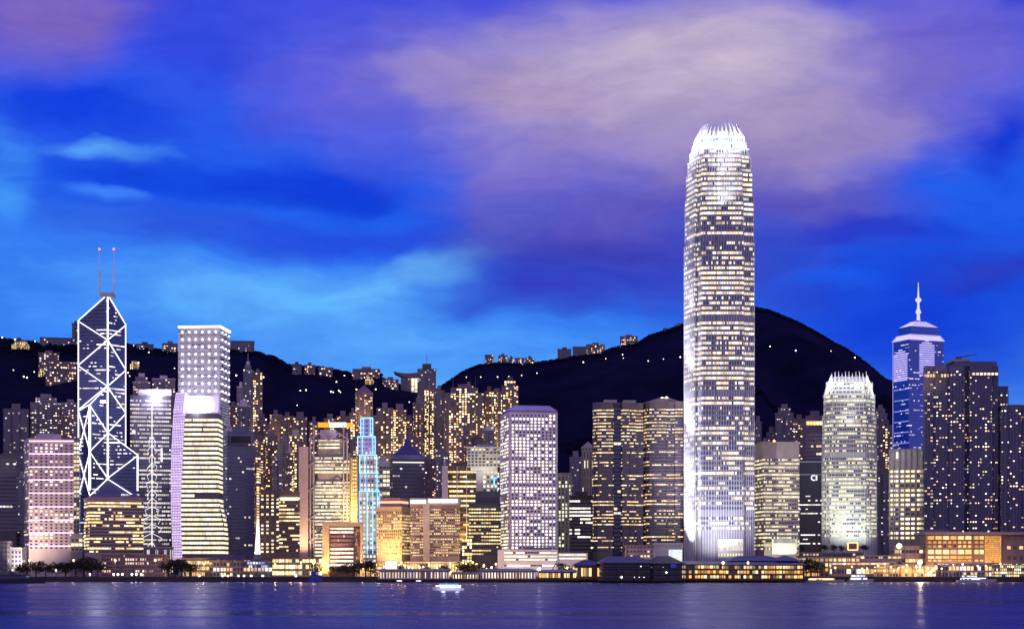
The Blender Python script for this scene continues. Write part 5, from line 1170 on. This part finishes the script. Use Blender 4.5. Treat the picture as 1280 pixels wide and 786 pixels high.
low('gold-lit ferry shed under the starry lamp', 1096, 1170, 707, 1545, G_gold, W_brown, name='ferry_shed', cat='ferry shed', fh=3.6, wu=2.6, depth=12)
low('pale lilac-roofed shed behind the white yacht', 1172, 1240, 704, 1552, G_mix, wall('lilac_roof', (.22, .2, .4), .5), name='ferry_shed', cat='ferry shed', fh=5, wu=3, depth=12)
low('sparkling green-gold terrace at the far right shore', 1243, 1310, 704, 1550, facade('sparkle', (.2, .16, .1), .55, (1, .65, .2), (.85, 1, .7), 2.4, .2, .1, .8, .1, .4), W_mauve, name='terrace', fh=2.6, wu=1.5, depth=12)
def star_lamp(px, py, d, r, mt, power, col_, lb, cat='lamp', grp=None):
    T = Thing('street_lamp', lb, cat, (X(px, d), d, 4.0), grp)
    T.part('post', MB().bar((X(px, d), d, 4), (X(px, d), d, Z(py, d) - r), .3), W_grey)
    T.part('bulb', MB().lathe((X(px, d), d), [(0, Z(py, d) - r), (r * .8, Z(py, d) - r * .5), (r, Z(py, d)), (r * .7, Z(py, d) + r * .6), (0, Z(py, d) + r)], 10), mt)
    if power: T.light('POINT', (X(px, d), d - r - .6, Z(py, d)), power, col_, size=.6)
    return T
dz_g, dz_w = glow('star_gold', (1, .78, .36), 60, 'AUTO'), glow('star_white', (1, .95, .9), 50, 'AUTO')
star_lamp(1150, 703, 1536, 1.7, dz_g, 60000, (1, .7, .3), 'glaring golden starry lamp on the right waterfront')
star_lamp(674, 711, 1540, 1.1, dz_w, 20000, (1, .9, .75), 'glaring white starry lamp on the colonnaded pier roof')
# thin ray tubes of the light sculpture beside the lamp
T = Thing('lit_gangway', 'slanting white-lit gangway right of the golden starry lamp', 'gangway', (X(1164, 1540), 1540, 4))
T.part('ramp', MB().bar((X(1159, 1540), 1540, Z(719, 1540)), (X(1171, 1540), 1540, Z(708, 1540)), 2.2), facade('gangway_w', (.7, .7, .65), .8, (1, .95, .8), (.9, 1, .8), 1.8, .1, .1, .9, 0, 0))
T.part('rail', MB().bar((X(1159, 1539), 1539, Z(717, 1539)), (X(1171, 1539), 1539, Z(706, 1539)), .4), W_white)

# piers
def pier(label, L, Rr, eave, ridge, foot_py, d, fac, roofm, depth=30, inset=.16, name='ferry_pier', cols=0, floors=2, deck=None, colm=None):
    T = Thing(name, label, 'pier', (X((L + Rr) / 2, d), d + depth / 2, 0))
    a, b_ = X(L, d), X(Rr, d); W = b_ - a; zb = 2.6; ze, zr = Z(eave, d), Z(ridge, d)
    T.part('deck', MB().box(a - 1, b_ + 1, d - 2, d + depth, 1.4, zb), deck or wall('pier_deck', (.04, .03, .03), .8))
    m = MB()
    for i in range(max(3, int(W / 5)) + 1):
        x = a + W * i / max(3, int(W / 5))
        for y in (d - 1.4, d + depth * .5): m.box(x - .4, x + .4, y - .4, y + .4, -2, 1.4)
    T.part('piles', m, wall('piles', (.02, .02, .02), .8))
    T.part('hall', MB().box(a + 1.2, b_ - 1.2, d + 2.2, d + depth - 2, zb + .003, ze - .3, fh=(ze - zb) / floors, wu=2.4), fac)
    ov = 1.2; pb = [(a - ov, d - 1.5), (b_ + ov, d - 1.5), (b_ + ov, d + depth), (a - ov, d + depth)]
    pt = [(a + W * inset, d + depth * .4), (b_ - W * inset, d + depth * .4), (b_ - W * inset, d + depth * .6), (a + W * inset, d + depth * .6)]
    T.part('roof', MB().prism(pb, ze - .29, ze + .1).prism(pb, ze + .101, zr, pt=pt), roofm)
    n = cols or max(4, int(W / 5.5))
    for i in range(n + 1):
        x = a + .4 + (W - .8) * i / n; T.part('column', MB().box(x - .24, x + .24, d - .8, d - .4, zb + .004, ze - .3), colm or W_brown)
    m = MB()
    for s in range(1, floors): m.box(a, b_, d - .38, d + 2.19, zb + (ze - zb) * s / floors - .2, zb + (ze - zb) * s / floors + .15)
    m.box(a, b_, d - .3, d - .2, zb + 1.0, zb + 1.1); T.part('gallery', m, W_brown)
    return T
blue_roof = wall('slate_blue_roof', (.035, .045, .17), .45)
P_gold = facade('pier_gold', (.30, .15, .06), .9, (1, .42, .08), (1, .76, .34), 1.7, .09, .2, .8, .3, 1.1, (.1, .04, .02), dim=.12, g=1.0, wmix=.4)
P_dark = facade('pier_dark', (.015, .017, .05), .035, (.9, .95, 1), (1, .95, .9), 2.2, .2, .3, .7, .02, .15, (.012, .014, .05))
pier('long dark navy ferry pier standing out over the water without lights', 752, 815, 703, 694.5, 728, 1440, P_dark, blue_roof, 90, .2, name='dark_pier', floors=3, colm=wall('navy_post', (.015, .018, .05)))
T = pier('right half of the dark navy pier, with a taller peaked roof', 815.5, 855, 704, 694, 728, 1436, P_dark, wall('black_roof', (.012, .014, .05), .5), 94, .32, name='dark_pier', floors=3, colm=wall('navy_post', (.015, .018, .05)))
T.part('blue_window', MB().box(X(838, 1436), X(845, 1436), 1435, 1435.5, Z(709, 1436), Z(704.5, 1436)), glow('dull_blue', (.04, .07, .6), .5))
for q, pp, w_ in ((833, 715, 3), (777, 721, 3.5), (801, 707.5, 1.6), (793, 721, 1), (799, 721, 1.2), (805, 721, 1.2), (829, 708.5, .7), (814, 708.5, .5)):
    dd = 1434.6; Tq = Thing('pier_lamp', 'white work lamp burning on the dark navy pier', 'lamp', (X(q, dd), dd, Z(pp + 1, dd)), 'work lamps of the dark pier')
    Tq.part('bulb', MB().lathe((X(q, dd), dd - .5), [(0, Z(pp, dd) - w_ * .25), (w_ * .25, Z(pp, dd)), (0, Z(pp, dd) + w_ * .3)], 8), glow('work_lamp', (1, .96, .9), 5))
    Tq.part('bracket', MB().box(X(q, dd) - .1, X(q, dd) + .1, dd - .3, dd + .5, Z(pp, dd) - .9, Z(pp, dd) - .3), W_dark)
pier('small gold-lit pier with a blue hipped roof left of the dark pier', 717, 752, 706, 699, 725, 1505, P_gold, blue_roof, 30, .4, floors=1)
pier('gold-lit two-storey pier directly right of the dark pier', 855.5, 905, 705, 700.5, 727, 1470, P_gold, blue_roof, 60, .08, floors=3)
pier('widest gold-lit pier with a stepped blue roof before the tallest tower', 905.5, 1006, 705.5, 699.5, 727, 1466, P_gold, blue_roof, 64, .06, floors=3)
d = 1470; T = Thing('roof_lantern', 'upper blue roof tier crowning the widest gold-lit pier', 'roof tier', (X(955, d), d + 30, Z(700, d)))
T.part('upper_roof', MB().prism([(X(913, d), d + 12), (X(990, d), d + 12), (X(990, d), d + 52), (X(913, d), d + 52)], Z(700.5, d), Z(694, d), pt=[(X(927, d), d + 26), (X(966, d), d + 26), (X(966, d), d + 38), (X(927, d), d + 38)]), blue_roof)
T.part('gable', MB().prism([(X(972, d), d + 8), (X(1004, d), d + 8), (X(1004, d), d + 50), (X(972, d), d + 50)], Z(700.5, d), Z(693.5, d), pt=[(X(986, d), d + 24), (X(989, d), d + 24), (X(989, d), d + 36), (X(986, d), d + 36)]), blue_roof)
for q, wv in ((904, 1.3), (935, .9)):
    T = Thing('globe_lamp', 'pale globe lamp on the eave ' + ('between the two gold-lit piers' if q == 904 else 'at the middle of the widest pier'), 'lamp', (X(q, 1463), 1463, Z(705, 1463)))
    T.part('globe', MB().lathe((X(q, 1463), 1463), [(0, Z(705, 1463)), (wv, Z(703.4, 1463)), (wv * .7, Z(702, 1463)), (0, Z(701.2, 1463))], 10), glow('globe2', (1, .93, .62), 4)); T.part('post', MB().bar((X(q, 1463), 1463, Z(706, 1463)), (X(q, 1463), 1463, Z(705, 1463)), .4), W_grey)
P_col = facade('pier_col', (.4, .26, .2), .95, (1, .68, .35), (1, .88, .7), 1.9, .3, .1, .8, 0, .7, (.1, .05, .06), dim=.3)
pier('long open colonnaded pier with white posts below the golden hotels', 472, 562, 712.5, 710.5, 727, 1490, P_col, wall('pale_roof', (.3, .27, .3), .6), 36, .02, cols=34, floors=1, colm=W_pale)
pier('colonnaded pier with a grey vaulted roof before the terraced podium', 600, 672, 713, 710, 727, 1480, P_col, wall('grey_vault', (.2, .21, .3), .5), 40, .1, cols=22, floors=1, colm=W_pale)
pier('shorter colonnaded pier ending at the white starry lamp', 672.5, 722, 714, 711.5, 727, 1484, P_gold, wall('lilac_roof', (.22, .2, .4), .5), 36, .06, cols=14, floors=1)
pier('narrow lit jetty linking the two colonnaded piers', 562.5, 599, 716, 715, 727, 1486, P_col, wall('pale_roof', (.3, .27, .3), .6), 34, .02, cols=12, floors=1)
T = Thing('crane_jib', 'thin dark slanting jib standing in front of the terraced podium', 'crane', (X(690, 1520), 1520, 3))
T.part('jib', MB().bar((X(689, 1520), 1520, Z(715, 1520)), (X(697, 1520), 1520, Z(699, 1520)), .9, .6), W_dark); T.part('base', MB().box(X(687.5, 1520), X(690.5, 1520), 1518, 1522, 3, Z(714.5, 1520)), W_dark)

# promenade lamps
for i, (px, py) in enumerate([(70, 712), (112.5, 717), (142, 717), (147.5, 717), (153, 717), (165, 717), (170.5, 717), (176.5, 717), (249, 719), (278, 719), (285, 719), (298, 719), (305, 719), (314, 719), (328.5, 719), (370, 719)]):
    star_lamp(px, py + .3, 1534.5, .85 if px > 120 else .7, glow('prom_white', (1, .93, .95), 9), 700, (1, .9, .9), 'small white lamp glowing low along the dark seawall promenade', 'promenade lamp', 'white lamps along the promenade')
for px, lb in ((37, 'orange sodium street lamp left of the left-hand trees'), (92, 'orange sodium street lamp in front of the dark trees'), (144, 'orange sodium street lamp against the left red-brick hall'), (194, 'orange sodium street lamp against the right red-brick hall')):
    star_lamp(px, 700, 1570, .85, glow('sodium', (1, .5, .16), 14), 2500, (1, .6, .3), lb, 'street lamp')
rg = random.Random(12)
rows = [(455, 520, 1600, 8), (452, 575, 1575, 15), (575, 625, 1575, 8), (1010, 1150, 1540, 14), (700, 745, 1570, 4), (1150, 1275, 1540, 8), (340, 400, 1580, 4), (228, 262, 1585, 3)]
for a, b_, dd, n in rows:
    for i in range(n):
        px = a + (b_ - a) * (i + rg.uniform(.2, .8)) / n
        star_lamp(px, rg.uniform(702, 711), dd, rg.uniform(.4, .8), glow('gold_lamp', (1, .62, .25), 12), (7000 if dd > 1560 else 1200), (1, .6, .25), 'golden street lamp glowing among the waterfront trees and shops', 'street lamp', 'golden street lamps behind the piers')

# trees
lf = wall('leaves', (.03, .038, .02), .8, 0, .5, .5); bk = wall('bark', (.06, .045, .035), .9)
def tree_meshes(seed):
    rg = random.Random(seed); m = MB()
    lobes = [(rg.uniform(-2.6, 2.6), rg.uniform(-2, 2), rg.uniform(3.0, 7.0), rg.uniform(1.6, 2.5)) for _ in range(9)]
    for _ in range(620):
        L = rg.choice(lobes); v = Vector((rg.gauss(0, 1), rg.gauss(0, 1), rg.gauss(0, 1))).normalized() * L[3] * rg.uniform(.55, 1.1)
        c_ = Vector(L[:3]) + Vector((v.x, v.y, v.z * .8)); a = Vector((rg.gauss(0, 1), rg.gauss(0, 1), rg.gauss(0, 1))).normalized() * rg.uniform(.25, .5); b2 = a.cross(Vector((rg.gauss(0, 1), rg.gauss(0, 1), 1))).normalized() * rg.uniform(.2, .4)
        m.face([c_ - a, c_ - b2, c_ + a, c_ + b2])
    t_ = MB().lathe((0, 0), [(.42, 0), (.3, 1.6), (.22, 4.4), (0, 6.5)], 8)
    for s in range(4):
        L = lobes[s]; t_.bar((0, 0, 2.4 + s * .4), (L[0] * .8, L[1] * .8, L[2]), .28, .08)
    return m.mesh('crown', lf, (0, 0, 0)), t_.mesh('trunk', bk, (0, 0, 0))
TM = [tree_meshes(s) for s in (1, 2, 3)]
TR = [(-6, 1.2, 'at the far left edge'), (26, 1.0, 'right of the low long block at left'), (34, 1.25, 'under the left corner of the pink striped tower'), (45, 1.3, 'below the middle of the pink striped tower'), (57, 1.1, 'third from the left under the pink striped tower'), (70, 1.15, 'below the right half of the pink striped tower'),
 (82, 1.2, 'beside the sodium lamp under the pink tower'), (95, 1.5, 'first of the dark mass under the white-braced skyscraper'), (105, 1.6, 'tallest of the dark mass under the white-braced skyscraper'), (114, 1.6, 'right half of the dark mass under the braced skyscraper'), (122, 1.4, 'touching the left red-brick hall'),
 (210, 1.35, 'first in front of the lilac-edged office'), (218, 1.5, 'second in front of the lilac-edged office'), (227, 1.45, 'third in front of the lilac-edged office'), (238, 1.15, 'before the golden lobby'), (397, 1.1, 'left of the tan framed hall'), (418, 1.0, 'before the left rows of the tan framed hall'), (432, 1.05, 'before the middle of the tan framed hall'),
 (444, 1.15, 'before the right end of the tan framed hall'), (457, 1.5, 'below the neon-outlined tower'), (463, 1.3, 'right below the neon-outlined tower'), (500, .95, 'right of the white billboard'), (580, 1.3, 'below the black stepped office'), (592, 1.2, 'second below the black stepped office'), (706, 1.15, 'left of the small gold-lit pier'), (713, 1.0, 'nearest the small gold-lit pier'),
 (950, 1.0, 'before the foot of the cream office'), (1004, 1.5, 'before the mall front by the widest pier'), (1014, 1.45, 'spreading dark beside the widest pier'), (1022, 1.2, 'right of the spreading dark tree'), (1050, .9, 'before the lilac-roofed shed'), (1264, 1.0, 'at the right edge terrace'), (556, 1.0, 'before the gold-lit podium shops'), (532, .9, 'under the floodlit pillar')]
for i, (px, s, wh_) in enumerate(TR):
    cr_, tk = TM[i % 3]; dd = 1572 if not 1000 < px < 1030 else 1542
    if 395 < px < 450: dd = 1590
    o = link(bpy.data.objects.new('tree', None)); o.location = (X(px, dd), dd, 4.0); s *= 1.3; o.scale = (s * 1.2, s * 1.2, s); o.rotation_euler = (0, 0, i * 1.3)
    o['label'] = 'leafy dark tree ' + wh_; o['category'] = 'tree'; o['group'] = 'trees along the waterfront'
    for nm, me in (('crown', cr_), ('trunk', tk)):
        q = link(bpy.data.objects.new(nm, me)); q.parent = o
# rooftop trees of the terrace
for i, (px, s) in enumerate(((1004, 1.0), (1030, 1.1), (1042, 1.0), (1053, .9), (1080, 1.1))):
    dd = 1650; o = link(bpy.data.objects.new('tree', None)); o.location = (X(px, dd), dd, Z(690.4, 1640)); o.scale = (s, s, s * .9); o['label'] = 'garden tree on the terrace roof ' + ('by the dark emblem office', 'left under the claw-crowned tower', 'centre under the claw-crowned tower', 'just left of the golden square frame', 'right of the golden square frame')[i]; o['category'] = 'tree'; o['group'] = 'terrace roof trees'
    for nm, me in (('crown', TM[i % 3][0]), ('trunk', TM[i % 3][1])):
        q = link(bpy.data.objects.new(nm, me)); q.parent = o

# ------------------------------------------------------------------ boats
def hull(m, x0, x1, y, w, z0, z1, bow=.18, flare=.85):
    L = x1 - x0; n = 14; rows = []
    for i in range(n + 1):
        s = i / n; tp = max(0.02, min(1, (1 - s) / bow)) ** .6 * min(1, .75 + s * 2)
        sh = (s ** 3) * (z1 - z0) * .45
        rows.append([(x0 + L * s, y - w / 2 * tp, z1 + sh), (x0 + L * (s * .96 + .01), y - w / 2 * tp * flare, z0), (x0 + L * (s * .96 + .01), y + w / 2 * tp * flare, z0), (x0 + L * s, y + w / 2 * tp, z1 + sh)])
    for a, b_ in zip(rows, rows[1:]):
        for j in range(3): m.face([a[j], a[j + 1], b_[j + 1], b_[j]])
        m.face([a[0], b_[0], b_[3], a[3]])
    m.face(list(reversed(rows[0]))); return m
def boat(label, L, Rr, d, hullc, deckh, fac, lit=None, name='ferry_boat', cat='boat', rev=False, glowm=None, decks=2):
    a, b_ = X(L, d), X(Rr, d); W = b_ - a; w = W * .22; T = Thing(name, label, cat, ((a + b_) / 2, d, 0))
    m = MB(); hull(m, a, b_, d, w, -.4, deckh)
    if rev: m.v = [(a + b_ - x, y, z) for x, y, z in m.v]; m.f = [tuple(reversed(f)) for f in m.f]
    T.part('hull', m, hullc)
    z = deckh + .02; s0, s1 = (.1, .74) if not rev else (.26, .9)
    for k in range(decks):
        T.part('cabin', MB().box(a + W * (s0 + .05 * k), a + W * (s1 - .08 * k), d - w * .38, d + w * .38, z, z + deckh * 1.15, fh=deckh * 1.15, wu=deckh * .7), fac)
        T.part('deck_roof', MB().box(a + W * (s0 + .05 * k) - .3, a + W * (s1 - .08 * k) + .5, d - w * .42, d + w * .42, z + deckh * 1.15 + .003, z + deckh * 1.15 + .18), hullc); z += deckh * 1.15 + .185
    T.part('mast', MB().bar((a + W * .45, d, z), (a + W * .45, d, z + deckh * 1.6), .25, .1), W_grey)
    if glowm: T.part('deck_lamp', MB().bar((a + W * .12, d - w * .44, deckh * 1.9), (a + W * .7, d - w * .44, deckh * 1.9), .22), glowm)
    T.w = w; return T
bw = facade('boat_w', (.6, .6, .65), .95, (1, .95, .85), (.95, .98, 1), 3.4, .12, .2, .85, 0, 0, dim=.6)
T = boat('white passenger ferry crossing the harbour with blazing lights', 540, 580, 900, wall('boat_white', (.75, .75, .8), .4), 1.15, bw, rev=True, decks=1, glowm=glow('ferry_light', (1, 1, 1), 6, 'AUTO'))
T.light('POINT', (X(555, 900), 894, 5.5), 1200, (1, 1, 1), size=1); T.light('POINT', (X(572, 900), 894, 5), 900, (.8, .9, 1), size=1)
T.part('blue_trim', MB().bar((X(549, 900), 900 - T.w * .45, 3.1), (X(573, 900), 900 - T.w * .45, 3.1), .3), glow('trim_blue', (.1, .3, 1), 3))
m = MB()
for j in range(26):
    a, b_ = j / 26, (j + 1) / 26
    def wk(s): x = X(580, 900) + s * 30; y = 900 + 6 * math.sin(s * 2.2) ; return x, y, .9 + 2.2 * s
    x0, y0, w0 = wk(a); x1, y1, w1 = wk(b_)
    for s in (-1, 1): m.face([(x0, y0 + s * w0 - .5, .03), (x1, y1 + s * w1 - .5, .03), (x1, y1 + s * w1 + .5, .03), (x0, y0 + s * w0 + .5, .03)] if s > 0 else [(x0, y0 - w0 - .5, .03), (x1, y1 - w1 - .5, .03), (x1, y1 - w1 + .5, .03), (x0, y0 - w0 + .5, .03)])
single('wake', m, wall('foam', (.5, .52, .6), .6, 0, .6, .5), 'pale foam wake trailing behind the white passenger ferry', 'wake', kind='stuff', loc=(X(580, 900), 900, 0))
boat('white yacht moored with blue-lit decks before the right shore', 1196, 1246, 1505, wall('boat_grey', (.4, .4, .5), .4), 1.7, facade('yacht_w', (.3, .3, .4), .6, (1, .98, .9), (.6, .7, 1), 2.6, .15, .2, .8, 0, .5), glowm=glow('yacht_l', (.9, .95, 1), 5), name='yacht')
boat('long low ferry with golden deck lights beside the widest pier', 1006, 1056, 1470, wall('boat_tan', (.35, .3, .28), .4), 1.6, facade('gold_boat', (.4, .3, .2), .9, (1, .7, .3), (1, .9, .6), 2.2, .1, .2, .85, 0, .3), glowm=glow('goldl', (1, .7, .3), 4), decks=1)
boat('blue-white launch with bright cabins berthed before the gold shed', 1060, 1092, 1500, wall('boat_grey', (.4, .4, .5), .4), 1.8, facade('launch_w', (.4, .4, .6), .8, (.7, .75, 1), (1, .95, .9), 2.8, .12, .2, .85, 0, .3), name='launch')
boat('blue tug-like vessel below the left edge of the framed hall', 386, 404, 1515, wall('tug_blue', (.03, .04, .3), .5), 2.6, facade('tug_w', (.05, .06, .35), .2, (.8, .85, 1), (1, 1, 1), 1.2, .2, .3, .7, 0, 0), name='tug')
boat('dark unlit cargo vessel lying at the far left', -30, 58, 1390, wall('hull_black', (.02, .02, .05), .5), 2.9, facade('cargo_w', (.03, .035, .14), .12, (.4, .6, 1), (.8, .9, 1), 2.4, .2, .3, .7, 0, .2), name='cargo_vessel', decks=1)
for px, lb in ((500, 'small mooring boat with one lamp under the left of the long colonnaded pier'), (524, 'small mooring boat with one lamp under the right of the long colonnaded pier')):
    boat(lb, px - 5, px + 5, 1474, wall('hull_black', (.02, .02, .05), .5), .8, bw, name='motorboat', decks=1)
print('objects', len(bpy.data.objects))
